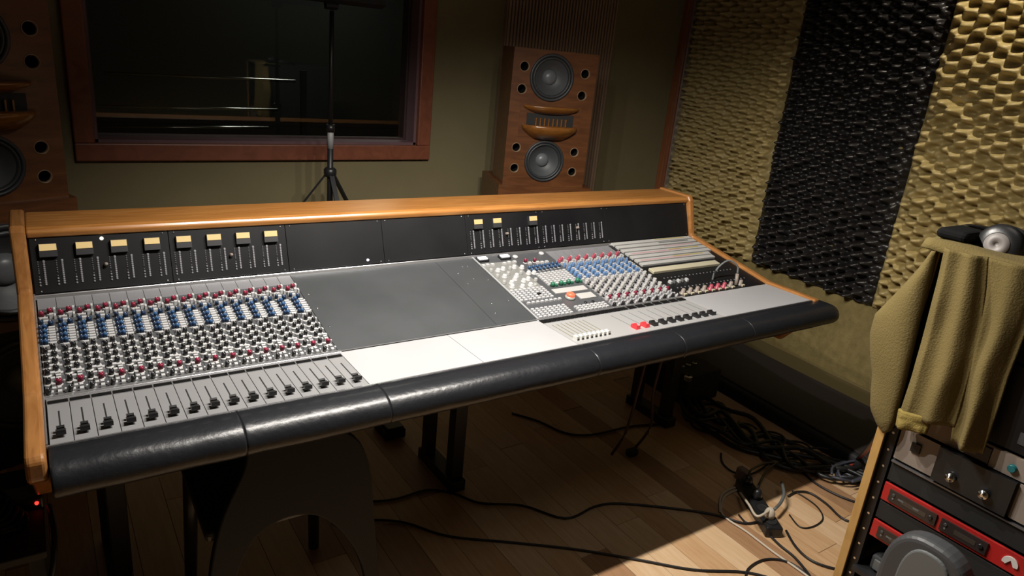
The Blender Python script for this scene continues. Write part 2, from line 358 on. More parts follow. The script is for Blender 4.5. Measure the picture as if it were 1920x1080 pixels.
# armrest pads
arm = [(0.0, 0.760), (-0.030, 0.7605), (-0.052, 0.759), (-0.068, 0.754), (-0.080, 0.744), (-0.0885, 0.730), (-0.091, 0.716), (-0.088, 0.705), (-0.080, 0.697), (-0.066, 0.691), (-0.040, 0.688), (0.004, 0.688)]
seams = [XL + 0.003] + [at(px, py, 'z', 0.76).x for px, py in ((445, 776), (712, 726), (1100, 652), (1262, 622), (1397, 600))] + [2.475]
for i in range(len(seams) - 1):
    xa, xb = seams[i], seams[i + 1]; vs = []; nx = max(6, int((xb - xa) / 0.004)); last = i == len(seams) - 2
    for k in range(nx + 1):
        t = k / nx; X = xa + (xb - xa) * t
        e = min(t, 1 - t) * (xb - xa); sh = 0.0007 * max(0, 1 - e / 0.005) + 0.0012 * noise.noise(Vector((X * 16, 0, 3)))
        if last and xb - X < 0.06: sh = 0.052 * (1 - math.sqrt(max(0, 1 - ((0.06 - (xb - X)) / 0.06) ** 2))) * 0.9
        for (y, z) in arm:
            c = Vector((0, 0.0, 0.716)) if not last or xb - X >= 0.06 else Vector((0, -0.005, 0.712))
            d = Vector((0, y, z)) - c; L_ = d.length; w2 = sh + 0.0016 * noise.noise(Vector((X * 10, y * 40, z * 40)))
            d2 = d * max(0.05, (L_ - w2) / L_); p = c + d2
            vs.append((X, min(p.y, 0.004), p.z))
    n = len(arm)
    fs = [(k * n + j, k * n + j + 1, (k + 1) * n + j + 1, (k + 1) * n + j) for k in range(nx) for j in range(n - 1)]
    fs += [tuple(range(n)), tuple(nx * n + j for j in reversed(range(n)))] + [(k * n + n - 1, k * n, (k + 1) * n, (k + 1) * n + n - 1) for k in range(nx)]
    build(MB().add(vs, fs, LEATH, True), 'armrest_pad', con)
# thin silver edging at the front and left
mb = MB(); mb.box((1.18 / 1, 0.0015, 0.0015), (2.412, 0.004, 0.004), ALU, FP @ TR(0.0005, 0, 0)); build(mb, 'front_edging', con)
build(MB().box((XL + 0.002, 0.106, 0.004), (0.003, 0.21, 0.008), ALU, FP).box((XL + 0.002, 0.22, 0.004), (0.003, 0.44, 0.008), ALU, EQ), 'side_edging', con)
# silver rails
build(MB().box((1.18, -0.003, 0.008), (2.41, 0.013, 0.016), ALU, MP), 'upper_rail', con, bevel=0.002)
build(MB().box((0.30, -0.004, 0.003), (0.652, 0.011, 0.008), ALU, EQ), 'lower_rail', con, bevel=0.0015, label='silver rail below the left channel strips')
build(MB().box(((31.4 + 47.9) / 2 * S, -0.004, 0.003), (16.5 * S, 0.010, 0.008), ALU, EQ), 'lower_rail', con, bevel=0.0015, label='silver rail below the master section')
build(MB().box(((15.7 + 31.4) / 2 * S, -0.001, 0.002), (15.7 * S, 0.004, 0.005), ALU, EQ), 'lower_rail', con)

# ---- knob meshes (local z = out of the panel)
def knob_mesh(name, m, r, h, skirt=None, sr=0.0, sh=0.004, n=12):
    mb = MB(); z = 0.0
    if skirt: mb.lathe([(sr * 0.98, 0), (sr, sh * 0.5), (sr * 0.86, sh), (r, sh * 1.15)], skirt, n); z = sh
    mb.lathe([(r, z), (r * 0.97, z + h * 0.75), (r * 0.86, z + h), (r * 0.5, z + h * 1.02)], m, n)
    mb.box((0, r * 0.45, z + h * 1.02), (r * 0.22, r * 0.9, 0.0006), WHT)
    return mb.mesh(name)
KM = {'blue': knob_mesh('blue_knob', KBLU, 0.0052, 0.012, SKIRT, 0.0062, 0.002),
      'blue_big': knob_mesh('blue_knob', KBLD, 0.0060, 0.013, None), 'blue_dark': knob_mesh('dark_blue_knob', KBLD, 0.0050, 0.012, SKIRT, 0.006, 0.002),
      'black': knob_mesh('black_knob', KBLK, 0.0056, 0.013, SKIRT, 0.0092, 0.0035), 'red': knob_mesh('red_knob', KRED, 0.0060, 0.013, SKIRT, 0.0078, 0.0025)}
def round_btn(mb, F, X, s, r, h, m, n=8): mb.lathe([(r, 0), (r, h * 0.8), (r * 0.7, h)], m, n, on(F, X, s))
def btn(mb, F, X, s, w, d, h, m): mb.box((0, 0, h / 2), (w, d, h), m, on(F, X, s), taper=0.85)
BTN = {}
def strip_buttons(kindname, small=False):
    """white push buttons of one channel strip, local to the strip origin"""
    mb = MB(); q = 0.85 if small else 1.0
    I = TR(0, 0, 0)
    def b(x, s, w=0.0075, d=0.0055, h=0.008, m=WHT): mb.box((x * S, s, h / 2 + 0.001), (w * q, d * q, h), m, None, taper=0.88)
    b(0.16, 0.327, 0.0085, 0.009, 0.012); b(-0.14, 0.318, 0.011, 0.007); b(-0.14, 0.303, 0.011, 0.007); b(0.36, 0.352, 0.005, 0.013, 0.012); b(0.36, 0.325, 0.005, 0.013, 0.010); b(-0.38, 0.318, 0.006, 0.007)
    for k in range(7): b(0.12, 0.271 - k * 0.0115, 0.0145, 0.0078, 0.009)
    for k in range(6): b(-0.11, 0.266 - k * 0.0115, 0.0045, 0.006, 0.006)
    for k in range(5): b(0.38, 0.268 - k * 0.014, 0.004, 0.006, 0.006)
    b(-0.25, 0.192, 0.013, 0.007); b(0.14, 0.190, 0.008, 0.006)
    for k in range(4): b(-0.10, 0.170 - k * 0.0285, 0.0105, 0.0088, 0.007); b(0.33, 0.166 - k * 0.0285, 0.0075, 0.0085, 0.007)
    for k in range(3): b(0.17, 0.078 - k * 0.010, 0.010, 0.007, 0.010)
    b(-0.10, 0.062, 0.009, 0.008); b(-0.10, 0.040, 0.008, 0.008); b(-0.08, 0.024, 0.008, 0.008); b(0.16, 0.022, 0.008, 0.008, 0.010); b(0.16, 0.008, 0.0085, 0.009, 0.010); b(-0.22, -0.0 + 0.009, 0.0085, 0.009, 0.010); b(0.42, 0.048, 0.004, 0.006); b(0.42, 0.016, 0.004, 0.006)
    return mb.mesh(kindname)
KN = [('red', 0.10, 0.346), ('red', -0.33, 0.334), ('blue_big', 0.08, 0.290), ('blue_dark', -0.40, 0.297)]
KN += [('blue', -0.24, 0.276 - k * 0.0225) for k in range(4)] + [('blue_dark', -0.46, 0.270 - k * 0.0205) for k in range(4)]
KN += [('black', 0.07, 0.180 - k * 0.0285) for k in range(4)] + [('black', -0.33, 0.168 - k * 0.0285) for k in range(4)]
KN += [('black', -0.33, 0.049), ('red', 0.16, 0.043), ('black', -0.35, 0.009)]
NAMES = {'red': 'red_knob', 'blue': 'blue_knob', 'blue_big': 'blue_knob', 'blue_dark': 'dark_blue_knob', 'black': 'black_knob'}
sp_me = MB().box((0.0, 0.2105, -0.002), (S - 0.0008, 0.419, 0.006), GREYD).box((0.0, 0.392, 0.0012), (S - 0.0012, 0.056, 0.002), GREY).mesh('channel_strip')
bt_me = strip_buttons('push_buttons')
for c in range(16):
    F = on(EQ, c - 0.0, 0.006, 0.0)
    st = link('channel_strip', sp_me, con, F @ TR(-0.0, 0, 0))
    for nm, x_, s_ in KN:
        link(NAMES[nm], KM[nm], st, on(EQ, c + x_, s_, 0.001))
    link('push_buttons', bt_me, st, on(EQ, c, 0.0, 0.0), kind='stuff')
# right-hand eight channel strips (smaller in view: knobs of a strip joined)
skm = MB().box((0.0, 0.2105, -0.002), (S - 0.0008, 0.419, 0.006), GREY).mesh('channel_strip')
mb = MB()
SK2 = mat('pale_knob', (0.42, 0.41, 0.40), 0.4)
KRL = mat('knob_rose', (0.36, 0.06, 0.09), 0.4); KBL = mat('knob_light_blue', (0.10, 0.19, 0.36), 0.4)
for nm, x_, s_ in KN:
    m_ = {'red': KRL, 'blue': KBL, 'blue_big': KBL, 'blue_dark': KBL, 'black': SK2}[nm]
    if nm == 'red' and s_ < 0.1: m_ = KRED; s_ = 0.058
    if nm == 'black' and s_ < 0.03: m_ = KBLK
    mb.lathe([(0.0075, 0), (0.0058, 0.004), (0.0055, 0.013), (0.0045, 0.015)], m_, 8, TR(x_ * S, s_, 0.001))
    if nm == 'black' and s_ > 0.06: mb.box((x_ * S + 0.006, s_ - 0.009, 0.003), (0.006, 0.004, 0.005), KBLK)
rk_me = mb.mesh('knobs'); rb_me = strip_buttons('push_buttons', True)
for c in range(40, 48):
    st = link('channel_strip', skm, con, on(EQ, c, 0.006, 0.0))
    link('knobs', rk_me, st, on(EQ, c, 0, 0), kind='stuff'); link('push_buttons', rb_me, st, on(EQ, c, 0, 0), kind='stuff')
# blank plates between
for a, b_ in ((15.5, 27.9), (27.9, 31.5)):
    pl = build(MB().box(((a + b_) / 2 * S, 0.2165, 0.0), ((b_ - a) * S - 0.001, 0.431, 0.005), BLANK, EQ), 'blank_plate', con, bevel=0.001)
def screw(parent, F, X, s, r=0.0032, m=SCREW, name='screw'):
    mb = MB().lathe([(r, 0), (r * 0.9, 0.0015), (r * 0.5, 0.002)], m, 8); link(name, mb.mesh(name), parent, on(F, X, s, 0.0022))
scp = [o for o in con.children if o.name.startswith('blank_plate')]
for px, py in ((584, 561), (600, 585), (621, 616)):
    p = EQ.inverted() @ at(px, py, 'z', 0.79); screw(scp[0], EQ, 15.95, {561: 0.30, 585: 0.22, 616: 0.12}[py])
for X_, s_ in ((30.3, 0.37), (30.8, 0.37), (29.3, 0.33), (30.2, 0.285), (29.3, 0.26)): screw(scp[1], EQ, X_ - 0.4, s_)
for X_, s_ in ((31.0, 0.27), (30.9, 0.13), (29.2, 0.125), (28.7, 0.07)): screw(scp[1], EQ, X_, s_)
# ---- master section
ms = build(MB().box(((31.5 + 39.55) / 2 * S, 0.2165, 0.0), (8.05 * S - 0.001, 0.431, 0.006), GREYD, EQ), 'master_section', con, bevel=0.001)
mb = MB().box((31.62 * S, 0.2165, 0.004), (0.006, 0.431, 0.003), mat('strip_edge', (0.35, 0.36, 0.36), 0.4), EQ)
mb.box((33.4 * S, 0.275, 0.0032), (0.135, 0.20, 0.001), mat('master_plate', (0.20, 0.20, 0.19), 0.45), EQ)
build(mb, 'legend_plate', ms)
def E_(name, F, X, s, h, fn, **k):
    mb = MB(); fn(mb); return link(name, mb.mesh(name), ms, on(F, X, s, h), **k)
for X_, s_, w_ in ((32.25, 0.399, 0.034), (34.6, 0.400, 0.034)):
    E_('lit_button', EQ, X_, s_, 0.003, lambda mb: mb.box((0, 0, 0.004), (w_ + 0.008, 0.028, 0.008), BLKP).box((0, 0, 0.0095), (w_, 0.017, 0.005), LITW), label='glowing white rectangular button')
for X_, s_ in ((35.75, 0.398), (38.8, 0.404)):
    E_('round_button', EQ, X_, s_, 0.003, lambda mb: mb.lathe([(0.011, 0), (0.010, 0.006), (0.006, 0.008)], WHT, 14))
mb = MB()
for X_, s_ in ((31.75, 0.357), (32.2, 0.359), (32.7, 0.358), (33.95, 0.358), (34.5, 0.362), (35.1, 0.362), (36.45, 0.342), (37.3, 0.341), (37.75, 0.338), (38.3, 0.339)): btn(mb, EQ, X_, s_, 0.014, 0.012, 0.010, WHT)
build(mb, 'push_buttons', ms, kind='stuff')
WK = MB().lathe([(0.011, 0), (0.010, 0.003), (0.0080, 0.005), (0.0076, 0.010), (0.0060, 0.012)], WHT, 12).mesh('white_knob')
WK2 = MB().lathe([(0.009, 0), (0.008, 0.003), (0.0070, 0.005), (0.0066, 0.010), (0.0050, 0.012)], mat('grey_knob', (0.34, 0.34, 0.33), 0.35), 12).mesh('grey_knob')
for i, (X_, s_) in enumerate([(31.95, .318), (32.59, .313), (33.22, .32), (33.95, .32), (34.46, .324), (35.16, .316), (31.97, .276), (32.6, .269), (33.8, .266), (34.48, .281), (35.17, .273), (35.72, .271), (31.96, .231), (32.61, .224), (33.9, .227), (35.11, .224), (33.23, .193), (34.13, .197), (34.45, .189), (33.3, .245), (34.5, .235), (33.2, .285), (32.3, .20)]):
    link('white_knob' if i % 3 else 'grey_knob', WK if i % 3 else WK2, ms, on(EQ, X_, s_, 0.003))
for X_, s_ in ((36.1, .352), (37.1, .35)): link('red_knob', KM['red'], ms, on(EQ, X_, s_, 0.003))
for k in range(8):
    for j in range(2):
        link('blue_knob', KM['blue'], ms, on(EQ, 35.72 + k * 0.46, 0.302 + k * 0.0018 - j * 0.018, 0.003))
for X_, s_ in ((36.12, .178), (37.06, .18), (37.91, .182), (38.95, .184)):
    E_('green_knob', EQ, X_, s_, 0.003, lambda mb: mb.lathe([(0.0085, 0), (0.0075, 0.012), (0.004, 0.016)], KGRN, 10).box((0.012, -0.004, 0.004), (0.010, 0.010, 0.008), KGRN), label='green knob')
mb = MB()
for i in range(8):
    for j in range(7): btn(mb, EQ, 35.95 + i * 0.44, 0.262 - j * 0.0125 + i * 0.001, 0.0125, 0.0095, 0.008, WHT)
for i in range(8):
    for j in range(6):
        btn(mb, EQ, 31.85 + i * 0.44, 0.176 - j * 0.0125, 0.0115, 0.0095, 0.008, BLKP if (i, j) == (5, 3) else WHT)
for i in range(8): btn(mb, EQ, 32.2 + i * 0.45, 0.092, 0.0115, 0.010, 0.009, WHT)
for i in range(8):
    for j in range(5): btn(mb, EQ, 31.95 + i * 0.44, 0.054 - j * 0.0115, 0.0115, 0.009, 0.008, WHT)
for i in range(8):
    for j in range(3): btn(mb, EQ, 36.0 + i * 0.42, 0.034 - j * 0.0115, 0.0125, 0.009, 0.008, WHT)
for X_ in (37.4, 38.2): round_btn(mb, EQ, X_, 0.052, 0.006, 0.006, KBLK)
build(mb, 'button_grid', ms, kind='stuff')
build(MB().box((37.35 * S, 0.141, 0.004), (0.140, 0.029, 0.003), TAPE2, EQ), 'label_plate', ms)
build(MB().box((38.2 * S, 0.092, 0.004), (0.068, 0.034, 0.003), TAPE2, EQ), 'label_plate', ms)
E_('talkback_button', EQ, 36.45, 0.092, 0.003, lambda mb: mb.lathe([(0.019, 0), (0.0175, 0.006), (0.014, 0.010)], mat('button_base', (0.32, 0.33, 0.3), 0.4), 18).lathe([(0.0145, 0.010), (0.014, 0.017), (0.009, 0.020)], LITR, 18), label='large glowing orange-red round button')
# ---- patch section with labelled strips
ps = build(MB().box(((47.55 + 59.6) / 2 * S, 0.2165, -0.001), (12.05 * S, 0.433, 0.006), BLK, EQ), 'patch_bay', con, bevel=0.001)
cols = [(TAPE2, TAPE3), (TAPE2, GREYL), (TAPE2, TAPE1), (TAPE1, TAPE3), (TAPE2, TAPE2), (TAPE1, TAPE3), (TAPE2, TAPE2)]
for k, s_ in enumerate([0.418, 0.389, 0.357, 0.328, 0.300, 0.271, 0.243]):
    a, b_ = cols[k]; mb = MB(); x0 = 47.95; x1 = 59.25 - (0.15 * k if k > 4 else 0)
    mb.box(((x0 + x1) / 2 * S, s_, 0.006), ((x1 - x0) * S, 0.0215, 0.008), TAPE2, EQ)
    mb.box(((x0 + 4) * S, s_ - 0.003, 0.0102), (7.0 * S, 0.009, 0.0008), a, EQ); mb.box(((x1 - 3.2) * S, s_ + 0.003, 0.0102), (4.4 * S, 0.008, 0.0008), b_, EQ)
    build(mb, 'label_strip', ps, bevel=0.001)
build(MB().box((52.7 * S, 0.186, 0.008), (9.4 * S, 0.031, 0.012), TAPE4, EQ), 'cream_strip', ps, bevel=0.002)
PKM = {m.name: MB().lathe([(0.0095, 0), (0.0085, 0.004), (0.0065, 0.006), (0.006, 0.018), (0.004, 0.020)], m, 12).mesh('patch_knob') for m in (TAPE4, REDC)}
for k in range(9):
    X_ = 48.15 + k * 0.94 if k < 8 else 56.2
    m = KRL if k in (4, 5, 6) else PANW
    link('rotary_knob', MB().lathe([(0.0125, 0), (0.0115, 0.004), (0.0075, 0.006), (0.007, 0.020), (0.005, 0.022)], m if k not in (4, 5, 6) else m, 12).box((0.004, -0.012, 0.004), (0.014, 0.008, 0.007), TAPE4).mesh('rotary_knob'), ps, on(EQ, X_, 0.018, 0.002))
mb = MB()
for k in range(5): btn(mb, EQ, 48.5 + k * 0.55, 0.098, 0.010, 0.016, 0.012, WHT if k % 2 == 0 else GREYL)
build(mb, 'toggle_row', ps, kind='stuff')
mb = MB()
for k in range(20): round_btn(mb, EQ, 48.6 + k * 0.5, 0.135, 0.003, 0.003, LEDD, 6); round_btn(mb, EQ, 48.6 + k * 0.5, 0.06, 0.0035, 0.003, LEDD, 6)
build(mb, 'jack_sockets', ps, kind='stuff')
# a plugged patch lead
pw = on(EQ, 55.2, 0.02, 0.0).translation; q = on(EQ, 56.5, 0.06, 0.075).translation
mb = MB().cyl(pw + Vector((0.02, 0, 0.003)), pw + Vector((0.028, 0.01, 0.045)), 0.007, PANW, 10)
mb.tube([pw + Vector((0.028, 0.01, 0.045)), pw + Vector((0.03, 0.02, 0.075)), pw + Vector((0.0, 0.045, 0.09)), pw + Vector((-0.04, 0.06, 0.05)), pw + Vector((-0.05, 0.06, 0.004))], 0.004, GREYL)
tag(build(mb, 'patch_lead', None, TR(*pw)), 'short grey patch lead with a pale plug standing in the patch bay', 'cable')

# ---- fader plates
def plate(a, b_, m, name='fader_plate', s0=0.002, s1=0.205):
    return build(MB().box(((a + b_) / 2 * S, (s0 + s1) / 2, 0.0005), ((b_ - a) * S - 0.0012, s1 - s0, 0.005), m, FP), name, con, bevel=0.0008)
cap_me = MB().box((0, 0, 0.003), (0.0035, 0.010, 0.008), BLKS).prism([(-0.0165, 0.006), (-0.0165, 0.016), (-0.006, 0.012), (0.001, 0.011), (0.001, 0.006)], -0.0085, 0.0085, BLKP).prism([(0.004, 0.006), (0.004, 0.012), (0.009, 0.014), (0.013, 0.012), (0.013, 0.006)], -0.0068, 0.0068, BLKP).mesh('fader_cap')
for c in range(16):
    pl = plate(c - 0.5, c + 0.5, FADE, s1=0.176)
    build(MB().box((c * S, 0.088, 0.0034), (0.0026, 0.104, 0.0006), BLKM, FP), 'fader_slot', pl)
    link('fader_cap', cap_me, pl, on(FP, c, 0.040 + random.uniform(-0.0015, 0.0015), 0.003))
    build(MB().box((c * S, 0.1855, 0.0025), (0.0365, 0.0120, 0.003), BLKF, FP), 'scribble_window', pl)
build(MB().box((7.5 * S, 0.1935, 0.0), (16 * S, 0.0330, 0.005), ALU, FP), 'scribble_rail', con)
plate(15.5, 23.5, FADEB, 'blank_fader_plate'); plate(23.5, 31.5, FADEB, 'blank_fader_plate')
FADG = mat('group_plate', (0.315, 0.315, 0.315), 0.42)
pw_ = plate(31.5, 39.5, FADG, 'group_fader_plate', s1=0.176)
LINE = mat('slot_line', (0.20, 0.18, 0.10), 0.5)
cw = MB().prism([(-0.010, 0.0), (-0.010, 0.012), (-0.001, 0.008), (0.008, 0.011), (0.010, 0.0)], -0.0050, 0.0050, mat('white_cap', (0.78, 0.78, 0.74), 0.4)).box((0, -0.0105, 0.003), (0.006, 0.003, 0.005), BLKP).mesh('white_fader_cap')
for k in range(8):
    X_ = 31.95 + k * 0.43
    build(MB().box((X_ * S, 0.098, 0.0034), (0.0022, 0.118, 0.0006), LINE, FP), 'fader_slot', pw_)
    link('white_fader_cap', cw, pw_, on(FP, X_, 0.038, 0.003))
pr_ = plate(39.5, 47.5, FADG, 'group_fader_plate', s1=0.176)
capS = {}
for nm, m in (('red_fader_cap', REDC), ('fader_cap', BLKP)):
    capS[nm] = MB().prism([(-0.013, 0.0), (-0.013, 0.013), (-0.003, 0.009), (0.002, 0.009), (0.006, 0.013), (0.013, 0.011), (0.013, 0.0)], -0.0085, 0.0085, m).mesh(nm)
for k, X_ in enumerate([37.9, 38.9, 39.85, 40.87, 41.85, 42.8, 43.75, 44.8, 45.72, 46.66]):
    nm = 'red_fader_cap' if k < 2 else 'fader_cap'
    P_ = pw_ if X_ < 39.5 else pr_
    build(MB().box((X_ * S, 0.100, 0.0034), (0.0014, 0.11, 0.0005), GREYL, FP), 'fader_slot', P_)
    link(nm, capS[nm], P_, on(FP, X_, 0.039, 0.003))
mb = MB()
for k in range(18): mb.box(((31.7 + k * 0.45) * S, 0.191, 0.003), (0.0145, 0.021, 0.003), BLKF, FP)
build(mb, 'window_row', pw_, kind='stuff')
build(MB().box((39.5 * S, 0.191, 0.0), (16 * S, 0.028, 0.004), ALU, FP), 'scribble_rail', con)
for k in range(8): build(MB().box(((40 + k) * S, 0.191, 0.003), (0.031, 0.019, 0.003), BLKF, FP), 'scribble_window', pr_)
plate(47.5, 59.55, FADEB, 'blank_fader_plate')

# ---- meter bridge
mods = [(-0.55, 7.5), (7.5, 15.6), (15.6, 23.45), (23.45, 31.4), (31.4, 39.5), (39.5, 47.6), (47.6, 59.6)]
MPH = 0.1525
mps = []
for a, b_ in mods:
    m = build(MB().box(((a + b_) / 2 * S, MPH / 2 + 0.003, 0.001), ((b_ - a) * S - 0.0012, MPH - 0.008, 0.005), BLK, MP), 'meter_panel', con, bevel=0.0008)
    mps.append(m)
    for X_ in (a + 0.35, b_ - 0.35):
        for s_ in (0.012, 0.144): link('screw', MB().lathe([(0.0026, 0), (0.0022, 0.0015), (0.001, 0.002)], SCREW, 8).mesh('screw') if False else (bpy.data.meshes.get('screw_small') or MB().lathe([(0.0024, 0), (0.002, 0.0015), (0.001, 0.002)], SCREW, 8).mesh('screw_small')), m, on(MP, X_, s_, 0.0035))
def mpanel(X_):
    for (a, b_), m in zip(mods, mps):
        if a <= X_ < b_: return m
vm_h = MB().box((0, 0, 0.006), (0.0395, 0.034, 0.012), mat('meter_housing', (0.035, 0.035, 0.038), 0.4)).mesh('meter')
vm_f = MB().box((0, 0, 0), (0.0370, 0.0165, 0.002), METER).mesh('meter_face')
def meter(X_, s_, w=1.0):
    h = link('meter', vm_h, mpanel(X_), on(MP, X_, s_ - 0.0075, 0.0035)); h.scale = (w, 1, 1)
    h['label'] = 'level meter with a lit cream face'
    WM[h.name] = on(MP, X_, s_ - 0.0075, 0.0035)
    link('meter_face', vm_f, h, on(MP, X_, s_, 0.0162))
for k in range(8): meter(0.42 + 2 * k, 0.1235)
for X_ in (32.55, 34.55, 38.55): meter(X_, 0.121, 0.92)
def led_col():
    mb = MB()
    for k in range(12): mb.lathe([(0.0034, 0), (0.0027, 0.0018), (0.001, 0.0026)], LEDD, 6, TR(0.0, 0.0295 + k * 0.0051, 0))
    mb.lathe([(0.0036, 0), (0.003, 0.002), (0.001, 0.0028)], LEDD, 8, TR(0.0, 0.0295 + 11.6 * 0.0051, 0))
    for k in (0, 1, 2.6, 3.6, 5.4, 6.4, 7.4, 8.6, 9.6, 10.6): mb.lathe([(0.0021, 0), (0.0019, 0.0014), (0.001, 0.002)], mat('led_dim', (0.10, 0.10, 0.11), 0.3), 6, TR(-0.0125, 0.0295 + k * 0.0055, 0))
    for k in range(3): mb.lathe([(0.003, 0), (0.0025, 0.002), (0.001, 0.003)], LEDD, 6, TR(-0.0125, 0.0275 + k * 0.0075, 0))
    return mb.mesh('led_column')
lc = led_col()
for k in range(16): link('led_column', lc, mpanel(k), on(MP, k + 0.1, 0, 0.0035), kind='stuff')
for k in range(16): link('led_column', lc, mpanel(32 + k), on(MP, k + 32.12, 0, 0.0035), kind='stuff')
tg = MB().lathe([(0.0055, 0), (0.005, 0.003), (0.0042, 0.012), (0.002, 0.014)], PANW, 10).mesh('switch')
for X_, s_ in ((3.55, 0.070), (11.5, 0.070), (35.6, 0.072), (43.9, 0.075)): link('switch', tg, mpanel(X_), on(MP, X_, s_, 0.0035))
link('glow_dot', MB().lathe([(0.0042, 0), (0.0036, 0.003), (0.0015, 0.004)], GLOWB, 10).mesh('glow_dot'), mpanel(22), on(MP, 21.97, 0.020, 0.0035), label='glowing blue-white dot')  # small emissive blue-white dot on the meter panel
link('glow_dot', MB().lathe([(0.0048, 0), (0.004, 0.003), (0.0015, 0.004)], mat('warm_glow', (1, .9, .6), .3, emit=(1, .92, .62), estr=2.2), 10).mesh('glow_dot'), mpanel(3.5), on(MP, 3.47, 0.139, 0.0035), label='glowing warm white dot')  # small emissive warm dot near the panel's top edge
# ---- legs of the desk
def leg_frame(x_):
    mb = MB()
    mb.box((x_ - 0.017, 0.675, 0.31), (0.042, 0.042, 0.60), BLKS); mb.box((x_, 0.50, 0.31), (0.048, 0.048, 0.60), BLKS); mb.box((x_ - 0.008, 0.585, 0.022), (0.06, 0.27, 0.044), BLKS); mb.box((x_, 0.585, 0.58), (0.06, 0.3, 0.04), BLKS)
    build(mb, 'leg_frame', con, bevel=0.003)
for x_ in (0.10, 1.18, 2.28): leg_frame(x_)

# ================================================================== LOUDSPEAKERS
FRT = lambda P, a: Matrix.Translation(P) @ Matrix.Rotation(a, 4, 'Z')       # local: x right along the face, y into the cabinet, z up
ROT = Matrix.Rotation(math.radians(90), 4, 'X')                              # turns lathe z axis to -y (out of the face)
def driver(parent, T, cx, cz, r, big=False):
    D = T @ TR(cx, 0, cz) @ ROT
    w1 = link('woofer', MB().lathe([(r * 1.0, -0.004), (r * 1.02, 0.004), (r * 0.985, 0.010), (r * 0.90, 0.009), (r * 0.89, -0.002)], SURR, 40, cap0=False, cap1=False).mesh('woofer'), parent, D)
    link('surround', MB().lathe([(r * 0.89, 0.0), (r * 0.85, 0.009), (r * 0.80, 0.009), (r * 0.755, -0.002)], SURR, 40, cap0=False, cap1=False).mesh('surround'), w1, D)
    link('cone', MB().lathe([(r * 0.755, -0.002), (r * 0.55, -r * 0.20), (r * 0.30, -r * 0.36)], CONE, 40, cap0=False, cap1=True).mesh('cone'), w1, D)
    link('dust_cap', MB().lathe([(r * 0.34, -r * 0.36), (r * 0.30, -r * 0.24), (r * 0.2, -r * 0.17), (r * 0.08, -r * 0.145), (0.0001, -r * 0.14)], DUST, 24, cap0=False, cap1=False).mesh('dust_cap'), w1, D)
def carcass(parent, T, w, d, h, m):
    """hollow cabinet behind the baffle: two sides, top, bottom, back"""
    e = 0.016; y0 = 0.0225; dy = d - y0; yc = y0 + dy / 2
    mb = MB().box((e / 2, yc, h / 2), (e, dy, h), m).box((w - e / 2, yc, h / 2), (e, dy, h), m)
    mb.box((w / 2, yc, e / 2), (w - 2 * e, dy, e), m).box((w / 2, yc, h - e / 2), (w - 2 * e, dy, e), m).box((w / 2, d - e / 2, h / 2), (w - 2 * e, e, h - 2 * e), BLKM)
    return build(mb, 'cabinet', parent, T, local=True)
PORTL = mat('port_lip', (0.22, 0.14, 0.08), 0.3)
def half_disc(mb, w, dep, z0, z1, m, under=0.55, n=28, T=None):
    """half-elliptical lip: flat sides against the face, bulging out (-y) and tapering from z1 to z0"""
    vs = []; rings = [(z0, under), (z0 + (z1 - z0) * 0.35, under + (1 - under) * 0.55), (z0 + (z1 - z0) * 0.7, 0.96), (z1 - 0.003, 1.0), (z1, 0.97)]
    for z, k in rings:
        for i in range(n + 1):
            a = math.pi * i / n; vs.append(Vector((w / 2 * (0.35 + 0.65 * k) * math.cos(a), -dep * k * math.sin(a), z)))
    fs = [(j * (n + 1) + i, j * (n + 1) + i + 1, (j + 1) * (n + 1) + i + 1, (j + 1) * (n + 1) + i) for j in range(len(rings) - 1) for i in range(n)]
    fs += [tuple(range(n + 1)), tuple((len(rings) - 1) * (n + 1) + i for i in range(n + 1))]
    fs += [(j * (n + 1), j * (n + 1) + n, (j + 1) * (n + 1) + n, (j + 1) * (n + 1)) for j in range(len(rings) - 1)]
    if T: vs = [T @ v for v in vs]
    mb.add(vs, fs, m, True)
def monitor(P, a, label, flip=False):
    w, h, d = 0.410, 0.625, 0.21
    T = FRT(P, a); t = thing('studio_monitor', label, 'loudspeaker', P, a, 'wooden studio monitors on the bass cabinets'); WM[t.name] = T
    # cabinet: carcass plus front baffle with round cut-outs, so the drivers sit in real holes
    cab = carcass(t, T, w, d, h, SPKW)
    holes = [(0.190, 0.505, 0.105), (0.196, 0.120, 0.097)]
    ports = [(0.055, 0.545, 0.021), (0.352, 0.535, 0.021), (0.052, 0.445, 0.021), (0.348, 0.436, 0.021), (0.052, 0.178, 0.020), (0.345, 0.170, 0.020), (0.052, 0.080, 0.020), (0.345, 0.075, 0.020)]
    baffle(cab, T, w, h, 0.022, [(x_, z_, r_ * 0.9) for x_, z_, r_ in holes] + [(x_, z_, r_) for x_, z_, r_ in ports], SPKW)
    for x_, z_, r_ in holes: driver(t, T, x_, z_, r_)
    for x_, z_, r_ in ports: port2(t, T, x_, z_, r_)
    hn = link('horn', MB().box((0, 0.001, 0), (0.300, 0.006, 0.150), SPKW).mesh('horn'), t, T @ TR(0.203, 0, 0.305), label='wooden flared horn')
    mb = MB(); half_disc(mb, 0.275, 0.062, 0.036, 0.072, HORNW, 0.30); link('horn_upper_lip', mb.mesh('horn_upper_lip'), hn, T @ TR(0.203, -0.001, 0.305))
    mb = MB(); half_disc(mb, 0.275, 0.080, -0.080, -0.016, HORNW, 0.30); link('horn_lower_lip', mb.mesh('horn_lower_lip'), hn, T @ TR(0.203, -0.001, 0.305))
    mb = MB().box((0, -0.0035, 0.010), (0.23, 0.003, 0.052), BLKM)
    for i in range(8): mb.box(((i - 3.5) * 0.021, -0.012, 0.0), (0.005, 0.018, 0.034), HORNW)
    link('horn_throat', mb.mesh('horn_throat'), hn, T @ TR(0.203, 0, 0.305))
    return t
